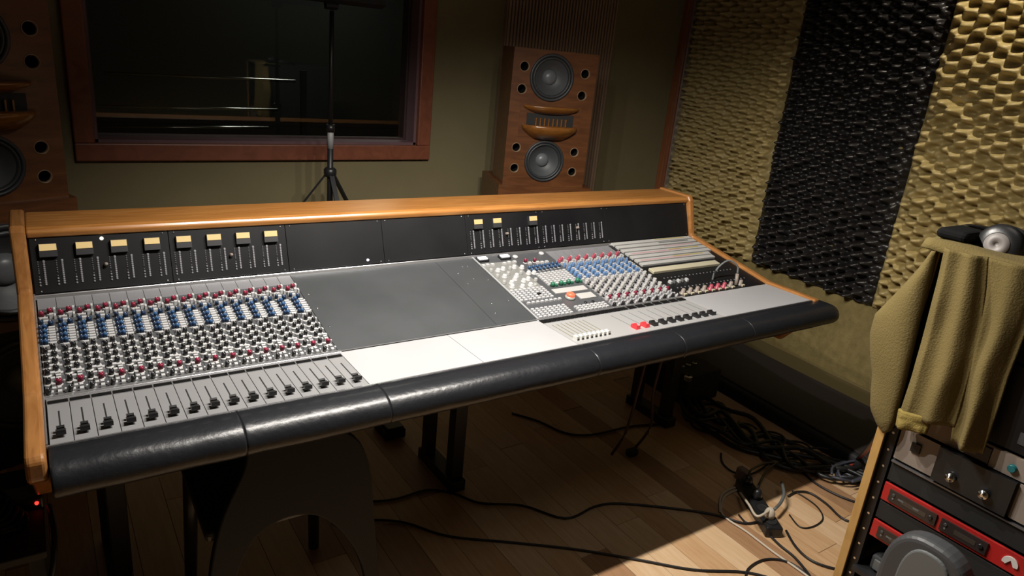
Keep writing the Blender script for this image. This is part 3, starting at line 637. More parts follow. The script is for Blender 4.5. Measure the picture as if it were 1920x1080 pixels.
def baffle(parent, T, w, h, th, holes, m):
    """front board with real holes: grid sheet made with bmesh, holes by boolean difference applied as modifier"""
    o = build(MB().box((w / 2, th / 2, h / 2), (w, th, h), m), 'baffle', parent, T, local=True)
    cut = MB()
    for x_, z_, r_ in holes: cut.lathe([(r_, -0.06), (r_, 0.06)], BLKM, 32, TR(x_, 0, z_) @ ROT, sm=False)
    c = bpy.data.objects.new('cutter', cut.mesh('cutter')); COL.objects.link(c); c.matrix_world = T
    md = o.modifiers.new('b', 'BOOLEAN'); md.object = c; md.operation = 'DIFFERENCE'; md.solver = 'EXACT'
    bpy.context.view_layer.update()
    dg = bpy.context.evaluated_depsgraph_get(); me = bpy.data.meshes.new_from_object(o.evaluated_get(dg))
    o.modifiers.clear(); o.data = me; bpy.data.objects.remove(c)
    return o
def port2(parent, T, cx, cz, r):
    D = T @ TR(cx, 0, cz) @ ROT
    p = link('port', MB().lathe([(r * 0.93, -0.010), (r * 0.98, 0.0015), (r * 1.12, 0.0015), (r * 1.13, 0.0)], PORTL, 24, cap0=False, cap1=False).mesh('port'), parent, D)
    link('port_tube', MB().lathe([(r * 0.93, -0.010), (r * 0.93, -0.09), (0.0001, -0.09)], BLKF, 24, cap0=False, cap1=False).mesh('port_tube'), p, D)
def bass(P, a, w, d, h, m, label, drs, group=None, name='bass_cabinet'):
    T = FRT(P, a); t = thing(name, label, 'loudspeaker', P, a, group); WM[t.name] = T
    cab = carcass(t, T, w, d, h, m)
    baffle(cab, T, w, h, 0.022, [(x_, z_, r_ * 0.9) for x_, z_, r_ in drs], m)
    for x_, z_, r_ in drs: driver(t, T, x_, z_, r_)
    return t
TOE = math.radians(18.6)
PRt = Vector((1.858, 1.374, 0.93))
monitor(PRt, -TOE, 'wooden two-woofer studio monitor standing right of the window, before the ribbed panel')
dl = Vector((math.cos(TOE), math.sin(TOE), 0))
PLt = Vector((0.096, 1.36, 0.93)) - dl * 0.41
monitor(PLt, TOE, 'wooden two-woofer studio monitor at the left edge, left of the window')
# bass cabinets under the monitors
bass(Vector((1.835, 1.368, 0.52)) , -TOE, 0.47, 0.36, 0.41, SPKW, 'wooden bass cabinet under the right monitor, its top edge showing behind the desk', [(0.235, 0.205, 0.17)])
bass(Vector((0.118, 1.352, 0.50)) - dl * 0.47, TOE, 0.47, 0.36, 0.43, SPKW, 'wooden bass cabinet directly under the left monitor', [(0.25, 0.20, 0.165)])
bass(Vector((0.118, 1.352, 0.0)) - dl * 0.47, TOE, 0.47, 0.36, 0.499, BLKM, 'black bass cabinet on the floor under the left wooden one', [(0.25, 0.30, 0.165)])
bass(Vector((1.835, 1.368, 0.0)), -TOE, 0.47, 0.36, 0.519, BLKM, 'black bass cabinet on the floor under the right wooden one', [(0.235, 0.30, 0.165)])

# ================================================================== MUSIC STAND (tripod before the window)
tx, ty = 1.056, 1.5
st = thing('music_stand', 'black tripod music stand in front of the dark window', 'stand', (tx, ty, 0))
build(MB().cyl((tx, ty, 0.55), (tx, ty, 1.17), 0.0125, BLKS, 12), 'lower_pole', st)
build(MB().cyl((tx, ty, 1.165), (tx, ty, 1.62), 0.009, BLKS, 12), 'upper_pole', st)
build(MB().cyl((tx, ty, 1.145), (tx, ty, 1.175), 0.018, BLKP, 12), 'clamp', st)
build(MB().lathe([(0.0133, 0), (0.0133, 0.085)], mat('grey_sticker', (0.30, 0.30, 0.30), 0.5), 12, TR(tx, ty, 1.075)), 'sticker', st, label='pale grey sticker on the pole')
build(MB().lathe([(0.022, 0), (0.027, 0.01), (0.027, 0.03), (0.018, 0.04)], BLKP, 12, TR(tx, ty, 0.955)), 'hub', st)
for k in range(3):
    a = math.radians(30 + 120 * k); dx, dy = math.cos(a), math.sin(a)
    mb = MB().box((0, 0, 0), (0.02, 0.008, 0.6), BLKS, Matrix.Translation((tx + dx * 0.19, ty + dy * 0.19, 0.965 - 0.24)) @ Vector((dx * 0.36, dy * 0.36, -0.50)).to_track_quat('Z', 'Y').to_matrix().to_4x4())
    mb.box((0, 0, 0), (0.016, 0.006, 0.36), BLKS, Matrix.Translation((tx + dx * 0.13, ty + dy * 0.13, 0.60)) @ Vector((dx * 0.26, dy * 0.26, 0.10)).to_track_quat('Z', 'Y').to_matrix().to_4x4())
    mb.tube([(tx + dx * 0.36, ty + dy * 0.36, 0.50), (tx + dx * 0.41, ty + dy * 0.41, 0.25), (tx + dx * 0.42, ty + dy * 0.42, 0.012)], 0.009, BLKP, 8)
    build(mb, 'leg', st)
T = TR(tx, ty, 1.66) @ Matrix.Rotation(math.radians(-18), 4, 'X')
build(MB().box((0, 0, 0.13), (0.42, 0.004, 0.28), BLKS, T).box((0, -0.022, -0.012), (0.42, 0.045, 0.004), BLKS, T).box((0, -0.044, -0.004), (0.42, 0.003, 0.018), BLKS, T), 'desk', st)
build(MB().box((0, 0.012, 0.0), (0.05, 0.03, 0.06), BLKP, T), 'desk_bracket', st)

# ================================================================== RACK
RXF = 1.6; RY = -0.715; RYN = -1.262; RH = 1.228
rack = thing('equipment_rack', 'tall plywood and black equipment rack with a jumper draped over it', 'rack', (1.85, -0.99, 0))
build(MB().box((1.8625, RY + 0.001, RH / 2), (0.535, 0.020, RH), BLKM), 'side_panel', rack, bevel=0.002)
build(MB().box((1.8625, RYN, RH / 2), (0.535, 0.020, RH), BLKM), 'side_panel', rack, bevel=0.002)
for y_ in (RY + 0.001, RYN): build(MB().box((1.5925, y_, RH / 2), (0.006, 0.020, RH), RACKW), 'plywood_edge', rack, bevel=0.001)
build(MB().box((1.86, (RY + RYN) / 2, RH + 0.008), (0.545, RY - RYN + 0.024, 0.016), BLKM), 'top_panel', rack, bevel=0.002)
build(MB().box((2.12, (RY + RYN) / 2, RH / 2), (0.012, RY - RYN - 0.03, RH - 0.02), BLKM), 'back_panel', rack)
build(MB().box((1.86, (RY + RYN) / 2, 0.04), (0.52, RY - RYN - 0.03, 0.02), BLKM), 'bottom_panel', rack)
for y_ in (RY - 0.020, RYN + 0.020):
    mb = MB().box((1.615, y_, 0.62), (0.018, 0.020, 1.17), BLKS)
    for k in range(26):
        mb.lathe([(0.003, 0), (0.003, 0.001)], SCREW, 8, TR(1.606, y_, 0.08 + k * 0.0445) @ Matrix.Rotation(-math.pi / 2, 4, 'Y'))
    build(mb, 'mounting_rail', rack)
ya, yb = RY - 0.036, RYN + 0.036          # usable opening
def unit(z0, z1, label, m, name='rack_unit', dx=0.0, d=0.30, ylo=None, yhi=None):
    yy0, yy1 = (ylo if ylo is not None else yb), (yhi if yhi is not None else ya)
    c = Vector((RXF + 0.012 + dx, (yy0 + yy1) / 2, z0)); t = thing(name, label, 'audio equipment', c)
    build(MB().box((c.x + d / 2, c.y, (z0 + z1) / 2), (d, yy1 - yy0 - 0.006, z1 - z0 - 0.004), BLKM), 'casing', t)
    f = build(MB().box((c.x - 0.004, c.y, (z0 + z1) / 2), (0.006, yy1 - yy0, z1 - z0 - 0.002), m), 'front_plate', t, bevel=0.0012)
    return t, f
def fr_box(parent, name, y0, y1, z0, z1, m, dp=0.003, **k):     # piece on the front plane
    return build(MB().box((RXF + 0.005 - dp / 2 + 0.0, (y0 + y1) / 2, (z0 + z1) / 2), (dp, abs(y1 - y0), z1 - z0), m), name, parent, **k)
def fr_knob(parent, name, y_, z_, r, h, m, **k):
    T_ = TR(RXF + 0.005, y_, z_) @ Matrix.Rotation(-math.pi / 2, 4, 'Y')
    return link(name, MB().lathe([(r * 1.15, 0), (r * 1.15, h * 0.25), (r, h * 0.3), (r * 0.95, h * 0.9), (r * 0.8, h)], m, 20).mesh(name), parent, T_, **k)
# top black gear right of the jumper
u, f_ = unit(0.873, 1.05, 'black control unit half hidden behind the hanging jumper', BLK)
for k in range(6): fr_knob(f_, 'knob', -1.0 - k * 0.03, 1.0 - 0.02 * (k % 2), 0.006, 0.01, BLKP)
for k in range(3): fr_box(f_, 'display', -0.965 - k * 0.07, -1.02 - k * 0.07, 0.895, 0.92, GREYC)
u, f_ = unit(1.055, 1.19, 'plain black unit at the top of the rack behind the jumper', BLK)
# three-piece warm white / black processors
u, f_ = unit(0.822, 0.868, 'thin beige unit with a teal knob below the jumper hem', mat('beige_front', (0.22, 0.165, 0.115), 0.5))
fr_box(f_, 'white_plate', -0.932, -1.205, 0.8225, 0.866, PANW, 0.004)
fr_box(f_, 'jack_plate', -0.905, -0.930, 0.827, 0.86, BLKP, 0.004)
fr_knob(f_, 'knob', -0.974, 0.842, 0.0085, 0.012, TEAL, label='teal knob')
u, f_ = unit(0.738, 0.819, 'white and black preamp with two chrome knobs in the rack', BLKP, dx=-0.002)
fr_box(f_, 'white_plate', -0.7525, -0.838, 0.7385, 0.818, PANW, 0.005)
s_ = fr_box(f_, 'rocker_switch', -0.783, -0.803, 0.775, 0.797, BLKP, 0.010)
fr_box(f_, 'black_plate', -0.841, -0.992, 0.7385, 0.8185, BLKP, 0.014)
mb = MB(); fr_box(f_, 'white_plate', -0.996, -1.22, 0.7385, 0.818, PANW, 0.005)
for y_ in (-0.880, -0.947):
    T_ = TR(RXF - 0.008, y_, 0.766) @ Matrix.Rotation(-math.pi / 2, 4, 'Y')
    link('chrome_knob', MB().lathe([(0.0105, 0), (0.0105, 0.010), (0.009, 0.013), (0.004, 0.0135), (0.003, 0.016)], CHROME, 20).mesh('chrome_knob'), f_, T_)
u, f_ = unit(0.676, 0.735, 'black vented panel with a thin silver strip, above the upper red unit', BLKM)
fr_box(f_, 'silver_strip', ya, yb, 0.727, 0.731, mat('dull_strip', (0.2, 0.2, 0.21), 0.35, metal=0.6), 0.006)
def red_unit(z0, z1, label, logo):
    u, f_ = unit(z0, z1, label, RED, dx=-0.002); zc = (z0 + z1) / 2; hh = (z1 - z0) / 2
    for a, b_ in ((-0.768, -0.876), (-0.886, -0.982)):
        d_ = fr_box(f_, 'control_window', a, b_, z0 + 0.009, z1 - 0.010, mat('dark_brown_window', (0.028, 0.02, 0.018), 0.35), 0.006)
        for k in range(2 if a > -0.8 else 0): fr_box(d_, 'legend', a - 0.022 - 0.035 * k, a - 0.035 - 0.035 * k, zc - 0.002, zc + 0.002, GREYL, 0.0068)
        fr_knob(d_, 'small_knob', a - 0.011, zc + 0.004, 0.004, 0.008, GREYC); fr_knob(d_, 'small_knob', a - 0.011, zc - 0.006, 0.0025, 0.007, GREYL)
        fr_box(d_, 'display', a - 0.030, b_ + 0.022, zc - 0.007, zc + 0.004, mat('dim_display', (0.05, 0.04, 0.032), 0.25), 0.0066)
        fr_knob(d_, 'small_knob', b_ + 0.012, zc, 0.0055, 0.009, BLKP)
    if logo:                         # white arch emblem open at the bottom with a wedge cut
        yc, z_ = -1.027, zc + 0.004; pts = []; N_ = 22; R = 0.0150
        pts = [(yc - R * math.cos(math.radians(a)), z_ - 0.006 + R * math.sin(math.radians(a))) for a in [(-12 + 204 * i / N_) for i in range(N_ + 1)]]
        inner = [(yc + 0.0075, z_ - 0.011), (yc, z_ + 0.0015), (yc - 0.0075, z_ - 0.011)]
        poly = pts + inner
        vs = [Vector((RXF - 0.0000, y_, zz)) for y_, zz in poly] + [Vector((RXF + 0.004, y_, zz)) for y_, zz in poly]; n = len(poly)
        fs = [tuple(range(n)), tuple(reversed(range(n, 2 * n)))] + [(i, (i + 1) % n, n + (i + 1) % n, n + i) for i in range(n)]
        build(MB().add(vs, fs, mat('emblem_white', (0.62, 0.58, 0.55), 0.5)), 'emblem', f_, label='white arch-shaped emblem')
    return u
red_unit(0.622, 0.671, 'red-fronted unit with two dark windows and a white emblem, the upper one', True)
u, f_ = unit(0.571, 0.619, 'plain black blanking panel between the two red units', BLKM)
red_unit(0.519, 0.567, 'red-fronted unit below the black gap, its right half behind a grey bag', False)
# shelf with grey bits
build(MB().box((1.74, (ya + yb) / 2, 0.418), (0.30, ya - yb + 0.02, 0.012), BLKS), 'shelf', rack)
o = thing('grey_mixer_box', 'flat grey metal box lying on the low rack shelf', 'box', (1.70, -0.83, 0.424))
build(MB().box((1.72, -0.83, 0.445), (0.2, 0.13, 0.04), GREYC), 'case', o, bevel=0.006); build(MB().box((1.618, -0.83, 0.445), (0.006, 0.11, 0.028), GREYL), 'front', o, bevel=0.002)
# grey hump in front of the rack at the bottom edge (back of a padded stool)
hp = at(1750, 1022, 'x', 1.46); DZ = hp.z - 0.562
st2 = thing('grey_stool', 'grey padded stool back with a paler panel at the bottom edge before the rack', 'stool', (hp.x + 0.03, hp.y, 0))
vs = []; n = 20; R0 = 0.105
prof = []
mb = MB()
T = TR(hp.x + 0.02, hp.y, 0)
def dome(w, h, zb, e=2.6, n_=22):
    return [(-w, zb)] + [(w * math.copysign(abs(math.cos(a)) ** (2 / e), -math.cos(a)), hp.z - h + h * math.sin(a) ** (2 / e)) for a in [math.pi * i / n_ for i in range(n_ + 1)]] + [(w, zb)]
mb.prism(dome(0.088, 0.13, hp.z - 0.26), -0.02, 0.03, GREYC, T); build(mb, 'backrest', st2, bevel=0.012, seg=3)
mb = MB().prism([(y_ - 0.004, z_ - 0.02) for y_, z_ in dome(0.052, 0.10, hp.z - 0.24)], -0.026, -0.015, GREYL, T); build(mb, 'pale_panel', st2, bevel=0.004)
build(MB().cyl((hp.x + 0.02, hp.y, 0.03), (hp.x + 0.02, hp.y, 0.31 + DZ), 0.02, BLKS), 'post', st2)
build(MB().lathe([(0.16, 0), (0.16, 0.02), (0.03, 0.04)], BLKS, 20, TR(hp.x + 0.02, hp.y, 0)), 'base', st2)

# ---- jumper draped over the rack
def sheet(outline_l, outline_r, nv, nu, xf, th, m, name, parent, fold=0.02, seed=0.0, world_off=Vector((0, 0, 0)), nf=3.0):
    """cloth between a left and a right outline (lists of pixels on the plane x = xf); folds push out to -x; real thickness"""
    def samp(L, t):
        f = t * (len(L) - 1); i = min(int(f), len(L) - 2); f -= i
        return L[i].lerp(L[i + 1], f)
    Ls = [at(*q, 'x', xf) for q in outline_l]; Rs = [at(*q, 'x', xf) for q in outline_r]
    vs = []; 
    for side in (0, 1):
        for j in range(nv + 1):
            tv = j / nv; a, b_ = samp(Ls, tv), samp(Rs, tv)
            for i in range(nu + 1):
                tu = i / nu; p = a.lerp(b_, tu)
                e = min(1, 6 * min(tu, 1 - tu))
                off = fold * (0.35 + 0.65 * tv) * (0.5 + 0.5 * math.sin(nf * 2 * math.pi * (tu + 0.10 * tv) + seed) + 0.5 * noise.noise(Vector((tu * 3, tv * 4, seed)))) + 0.010 * math.sin(math.pi * tu) * e
                bl = (0.25 + 0.75 * e)
                vs.append(Vector((p.x - off * bl - (0 if side else th), p.y, p.z)))
    N_ = (nv + 1) * (nu + 1); fs = []
    for j in range(nv):
        for i in range(nu):
            q = (j * (nu + 1) + i, j * (nu + 1) + i + 1, (j + 1) * (nu + 1) + i + 1, (j + 1) * (nu + 1) + i); fs.append(q); fs.append(tuple(N_ + k_ for k_ in reversed(q)))
    rim = [i for i in range(nu + 1)] + [j * (nu + 1) + nu for j in range(1, nv + 1)] + [nv * (nu + 1) + i for i in range(nu - 1, -1, -1)] + [j * (nu + 1) for j in range(nv - 1, 0, -1)]
    for k_ in range(len(rim)): a, b_ = rim[k_], rim[(k_ + 1) % len(rim)]; fs.append((a, b_, N_ + b_, N_ + a))
    return build(MB().add(vs, fs, m, True), name, parent)
ju = thing('jumper', 'olive green knitted jumper draped over the top of the rack', 'clothing', (1.65, -0.85, RH + 0.016))
sheet([(1774, 464), (1762, 520), (1747, 580), (1730, 645), (1713, 705), (1691, 772)], [(1855, 482), (1850, 545), (1842, 610), (1830, 670), (1812, 730), (1792, 800)], 46, 40, 1.578, 0.006, JUMP, 'body_left', ju, 0.018, 0.4, nf=1.6)
sheet([(1845, 480), (1842, 545), (1834, 610), (1820, 670), (1800, 735), (1786, 824)], [(1960, 505), (1945, 575), (1918, 640), (1893, 705), (1872, 770), (1845, 850)], 46, 40, 1.584, 0.006, JUMP, 'body_right', ju, 0.020, 1.9, nf=1.5)
sheet([(1689, 765), (1687, 778), (1684, 796)], [(1748, 782), (1745, 798), (1740, 812)], 10, 26, 1.572, 0.010, JUMPC, 'cuff', ju, 0.012, 0.3, nf=1)
# part lying over the rack top
mb = MB(); vs = []; nu, nv = 30, 18
for j in range(nv + 1):
    for i in range(nu + 1):
        tu, tv = i / nu, j / nv; y_ = -0.690 - 0.50 * tu; x_ = 1.573 + 0.13 * tv
        z_ = RH + 0.022 + 0.008 * noise.noise(Vector((tu * 4, tv * 3, 4))) - (0.016 * (1 - tv * 6) ** 2 if tv < 1 / 6 else 0)
        vs.append(Vector((x_, y_, z_)))
mb.add(vs, [(j * (nu + 1) + i, j * (nu + 1) + i + 1, (j + 1) * (nu + 1) + i + 1, (j + 1) * (nu + 1) + i) for j in range(nv) for i in range(nu)], JUMP, True)
o = build(mb, 'body_top', ju); sd = o.modifiers.new('s', 'SOLIDIFY'); sd.thickness = 0.006
# sleeve hanging down the far side of the rack
def sleeve():
    L = [(1752, 468), (1722, 505), (1690, 540), (1662, 568), (1642, 588), (1632, 625), (1633, 665), (1637, 700), (1634, 735), (1633, 763), (1646, 792), (1660, 808)]
    R = [(1757, 470), (1750, 503), (1742, 536), (1734, 569), (1726, 600), (1718, 635), (1710, 668), (1702, 702), (1694, 735), (1685, 765), (1678, 792), (1668, 809)]
    n = 22; vs = []
    Lw = [at(*q, 'x', 1.605) for q in L]; Rw = [at(*q, 'x', 1.578) for q in R]
    m_ = 36
    for j in range(m_ + 1):
        f = j / m_ * (len(L) - 1); i = min(int(f), len(L) - 2); f -= i
        a, b_ = Lw[i].lerp(Lw[i + 1], f), Rw[i].lerp(Rw[i + 1], f); c = (a + b_) / 2; h = (a - b_) / 2
        dp = min(0.024, 0.008 + h.length * 0.5)
        for k in range(n):
            an = 2 * math.pi * k / n
            wob = 1 + 0.10 * math.sin(3 * an + j * 0.15) 
            vs.append(c + h * math.cos(an) + Vector((dp * math.sin(an) * wob, 0, 0)))
    fs = [(j * n + k, j * n + (k + 1) % n, (j + 1) * n + (k + 1) % n, (j + 1) * n + k) for j in range(m_) for k in range(n)]
    fs += [tuple(range(n)), tuple(m_ * n + k for k in reversed(range(n)))]
    build(MB().add(vs, fs, JUMP, True), 'sleeve', ju)
sleeve()
# ---- headphones on the rack top
hc = at(1872, 460, 'x', 1.66)
hd = thing('headphones', 'black headphones with a silver disc on the ear cup, lying on the jumper', 'headphones', (1.70, hc.y, RH + 0.03))
RXM = Matrix.Rotation(-math.pi / 2, 4, 'Y')
T = TR(hc.x, hc.y, hc.z) @ Matrix.Rotation(math.radians(12), 4, 'Y') @ RXM
link('ear_cup', MB().lathe([(0.030, -0.030), (0.044, -0.022), (0.046, -0.004), (0.040, 0.006), (0.026, 0.010)], BLKP, 28).mesh('ear_cup'), hd, T)
link('ear_cup_disc', MB().lathe([(0.0245, 0.009), (0.024, 0.0125), (0.0055, 0.013), (0.005, 0.011), (0.0001, 0.011)], mat('silver_disc', (0.20, 0.18, 0.17), 0.5), 28).mesh('ear_cup_disc'), hd, T)
link('ear_pad', MB().lathe([(0.030, -0.048), (0.043, -0.045), (0.047, -0.036), (0.043, -0.026)], BLKM, 28).mesh('ear_pad'), hd, T)
T2 = TR(hc.x + 0.03, hc.y - 0.13, hc.z) @ RXM
link('ear_cup', MB().lathe([(0.030, -0.030), (0.044, -0.022), (0.046, -0.004), (0.040, 0.006), (0.026, 0.010)], BLKP, 28).mesh('ear_cup'), hd, T2)
pts = [(hc.x + 0.01, hc.y + 0.03, hc.z + 0.005), (hc.x + 0.03, hc.y + 0.080, hc.z + 0.006), (hc.x + 0.09, hc.y + 0.10, hc.z + 0.004), (hc.x + 0.16, hc.y + 0.05, hc.z), (hc.x + 0.19, hc.y - 0.06, hc.z + 0.005), (hc.x + 0.14, hc.y - 0.15, hc.z), (hc.x + 0.05, hc.y - 0.14, hc.z)]
mb = MB().tube(pts, 0.011, BLKP, 8, 6); build(mb, 'headband', hd)
build(MB().tube([at(1785, 470, 'x', 1.60) + Vector((0, 0, 0.01)), at(1810, 465, 'x', 1.62), at(1840, 478, 'x', 1.62)], 0.004, GREYL, 6), 'yoke', hd)
c0 = at(1783, 462, 'x', 1.66)
build(MB().box((1.655, -0.727, RH + 0.037), (0.10, 0.066, 0.024), BLKF), 'head_cushion', hd, bevel=0.012, seg=3)

# ================================================================== CHAIR under the desk
ch = thing('chair', 'black moulded chair pushed under the armrest, arched opening in its back', 'chair', (0.44, 0.0, 0))
def ws(y_, pts): return [at(px, py, 'y', y_) for px, py in pts]
outer = [(0.335, 0.655), (0.325, 0.61), (0.28, 0.52), (0.255, 0.44), (0.235, 0.33), (0.222, 0.20), (0.205, 0.0)]
outr = [(0.555, 0.655), (0.60, 0.61), (0.626, 0.52), (0.632, 0.42), (0.640, 0.30), (0.648, 0.18), (0.655, 0.0)]
def _sm(L):
    o_ = []
    for i in range(len(L) - 1):
        a = L[max(i - 1, 0)]; b = L[i]; c = L[i + 1]; d = L[min(i + 2, len(L) - 1)]
        for k in range(4):
            t = k / 4; o_.append(tuple(0.5 * (2 * b[q] + (c[q] - a[q]) * t + (2 * a[q] - 5 * b[q] + 4 * c[q] - d[q]) * t * t + (3 * b[q] - a[q] - 3 * c[q] + d[q]) * t ** 3) for q in (0, 1)))
    return o_ + [L[-1]]
poly = _sm(outer) + _sm([(0.25, 0.0), (0.262, 0.16), (0.292, 0.33), (0.335, 0.425), (0.385, 0.458), (0.44, 0.463), (0.50, 0.438), (0.555, 0.37), (0.598, 0.27), (0.615, 0.15), (0.620, 0.0)]) + list(reversed(_sm(outr)))
vs = []
for yo in (0, 0.022):
    for X_, z_ in poly: vs.append(Vector((X_, -0.0 + yo - 0.06 * (1 - z_ / 0.655), z_)))
n = len(poly); mb = MB().add(vs, [tuple(range(n)), tuple(reversed(range(n, 2 * n)))] + [(i, (i + 1) % n, n + (i + 1) % n, n + i) for i in range(n)], BLKC)
build(mb, 'backrest', ch, bevel=0.004)
build(MB().box((0.44, 0.20, 0.455), (0.40, 0.40, 0.03), BLKP), 'seat', ch, bevel=0.012, seg=3)
for X_ in (0.26, 0.62): build(MB().cyl((X_, 0.40, 0.0), (X_ + (0.44 - X_) * 0.08, 0.37, 0.445), 0.016, BLKP, 10, 0.02), 'leg', ch)

# ================================================================== LEFT: low stand with power supply and cables
sd_ = thing('low_stand', 'low black stand left of the desk end', 'stand', (-0.21, 0.2, 0))
build(MB().box((-0.22, 0.22, 0.488), (0.34, 0.34, 0.018), BLKM), 'top', sd_, bevel=0.003)
for X_ in (-0.37, -0.07):
    for y_ in (0.07, 0.37): build(MB().box((X_, y_, 0.24), (0.025, 0.025, 0.478), BLKM), 'leg', sd_)
o = thing('power_supply', 'small black power supply with a glowing red light, left below the desk', 'power supply', (-0.09, 0.23, 0.497))
build(MB().box((-0.10, 0.235, 0.512), (0.10, 0.06, 0.03), BLKP), 'case', o, bevel=0.004)
build(MB().lathe([(0.0042, 0), (0.0035, 0.003), (0.0012, 0.004)], LEDR, 10, TR(-0.062, 0.205, 0.514) @ ROT), 'indicator', o, label='glowing red light')
mb = MB()
for k in range(5):
    c = Vector((-0.13 - 0.02 * k, 0.17 + 0.01 * k, 0.505 + 0.008 * k)); R = 0.05 + 0.012 * k
    mb.tube([c + Vector((R * math.cos(a), R * 0.8 * math.sin(a), 0.006 * math.sin(3 * a))) for a in [i * math.pi / 5 for i in range(11)]], 0.0042, CAB, 6, 3)
mb.tube([(-0.04, 0.19, 0.51), (-0.035, 0.08, 0.50), (-0.06, 0.03, 0.42), (-0.15, 0.02, 0.36), (-0.22, 0.04, 0.30), (-0.2, 0.05, 0.0)], 0.006, CAB, 6)
tag(build(mb, 'coiled_cable', None, TR(-0.15, 0.18, 0.497)), 'coil of black cable lying by the red-lit power supply', 'cable')

# ================================================================== FLOOR CLUTTER
def fcable(pts, r, m, label, grp='cables on the floor', z=None, name='cable'):
    P = []
    for i, q in enumerate(pts):
        zz = q[2] if len(q) > 2 else r + 0.001
        P.append(at(q[0], q[1], 'z', zz))
    o = build(MB().tube(P, r, m, 7, 5), name, None, TR(P[0].x, P[0].y, 0))
    return tag(o, label, 'cable', grp)
fcable([(640, 938), (700, 940), (745, 935), (800, 919), (850, 925), (900, 943), (980, 948), (1060, 972), (1115, 950), (1160, 944), (1260, 953), (1340, 965), (1395, 981), (1432, 975)], 0.0045, CAB, 'black cable running wavily across the shaded floor, the upper of two')
fcable([(620, 978), (700, 975), (760, 980), (840, 1005), (960, 1017), (1080, 1030), (1200, 1050), (1300, 1068), (1400, 1073), (1470, 1092)], 0.0042, CAB, 'black cable running from the chair to the bottom edge, lower of two')
fcable([(1398, 1095), (1402, 1068), (1430, 1050), (1465, 1050), (1500, 1066), (1530, 1095)], 0.004, CAB, 'black cable looping up from the bottom edge of the photo')
fcable([(1392, 915), (1360, 930), (1352, 955), (1362, 972), (1400, 997), (1450, 1035), (1500, 1070), (1540, 1100)], 0.004, CABW, 'pale cable lying across the lit planks')
fcable([(1474, 995), (1492, 1025), (1520, 1050), (1560, 1065), (1610, 1072)], 0.0045, CAB, 'black cable from the power strip towards the rack')
fcable([(1440, 1000), (1462, 1022), (1490, 1045), (1515, 1075), (1530, 1100)], 0.0045, CAB, 'black cable from the end of the power strip to the bottom edge')
fcable([(1478, 930), (1495, 922), (1520, 925), (1550, 945), (1585, 975), (1640, 985)], 0.0045, CAB, 'black cable curving from the power strip under the rack')
fcable([(1500, 880), (1528, 905), (1565, 926), (1600, 940), (1640, 950)], 0.0045, CAB, 'black cable passing right of the power strip, the upper one')
fcable([(1480, 965), (1500, 988), (1525, 987), (1543, 972), (1532, 950), (1505, 930), (1485, 920)], 0.0028, CAB, 'thin dark cable loop beside the power strip')
fcable([(1350, 960), (1352, 930), (1375, 915), (1395, 918)], 0.004, CABW, 'pale cable arc left of the power strip')
fcable([(1385, 965), (1400, 980), (1420, 978), (1438, 965)], 0.0035, CAB, 'short black cable curling into the power strip')
fcable([(960, 775), (1010, 790), (1060, 812), (1110, 815), (1180, 800), (1240, 795)], 0.005, CAB, 'black cable on the floor under the middle of the desk')
fcable([(1352, 850), (1355, 868), (1375, 885), (1410, 888), (1440, 870)], 0.004, CAB, 'black cable curl beyond the power strip')
# power strip
a_, b_ = at(1392, 905, 'z', 0.02), at(1452, 1000, 'z', 0.02)
d_ = (b_ - a_).normalized(); L_ = (b_ - a_).length; aw = math.atan2(d_.y, d_.x)
T = Matrix.Translation((a_ + b_) / 2 - Vector((0, 0, 0.02))) @ Matrix.Rotation(aw, 4, 'Z')
pst = thing('power_strip', 'black power strip with a white plug on the lit edge of the floor', 'power strip', (a_ + b_) / 2 - Vector((0, 0, 0.02)), aw); WM[pst.name] = T
build(MB().box((0, 0, 0.021), (L_, 0.062, 0.040), BLKP), 'casing', pst, T, local=True, bevel=0.006)
for k in range(4):
    build(MB().lathe([(0.021, 0), (0.022, 0.002), (0.019, 0.003), (0.018, 0.001)], BLKM, 18, TR(-L_ / 2 + 0.04 + k * (L_ - 0.08) / 3, 0, 0.0415)), 'socket', pst, T, local=True)
def plug(t_, m, label, tail):
    p = a_.lerp(b_, t_); o = thing('plug', label, 'plug', (p.x, p.y, 0.043))
    build(MB().lathe([(0.019, 0), (0.019, 0.016), (0.014, 0.03), (0.007, 0.036)], m, 16, TR(p.x, p.y, 0.0445)), 'body', o)
    build(MB().tube([Vector((p.x, p.y, 0.076))] + [at(*q[:2], 'z', q[2]) for q in tail], 0.0045, m, 8, 6), 'lead', o)
plug(0.80, CABW, 'white plug with a thick white lead at the near end of the power strip', [(1420, 968, 0.07), (1404, 946, 0.06), (1388, 924, 0.03)])
plug(0.42, BLKP, 'black plug in the middle of the power strip', [(1425, 905, 0.09), (1440, 880, 0.05), (1470, 860, 0.006)])
plug(0.12, BLKP, 'black plug at the far end of the power strip', [(1410, 880, 0.08), (1440, 868, 0.04), (1480, 870, 0.006)])
o = at(1392, 893, 'z', 0.02)
tag(build(MB().box((o.x, o.y, 0.03), (0.034, 0.05, 0.05), mat('taupe_plastic', (0.16, 0.11, 0.085), 0.5)), 'adapter', None, TR(o.x, o.y, 0.005), bevel=0.006), 'small taupe power adapter at the far end of the power strip', 'adapter')
mb = MB().tube([at(1466, 905, 'z', 0.05), at(1470, 925, 'z', 0.06), at(1464, 942, 'z', 0.05), at(1452, 955, 'z', 0.05)], 0.006, GREYL, 8)
tag(build(mb, 'grey_lead', None, TR(*at(1466, 905, 'z', 0.0))), 'glossy grey lead arching beside the power strip', 'cable')
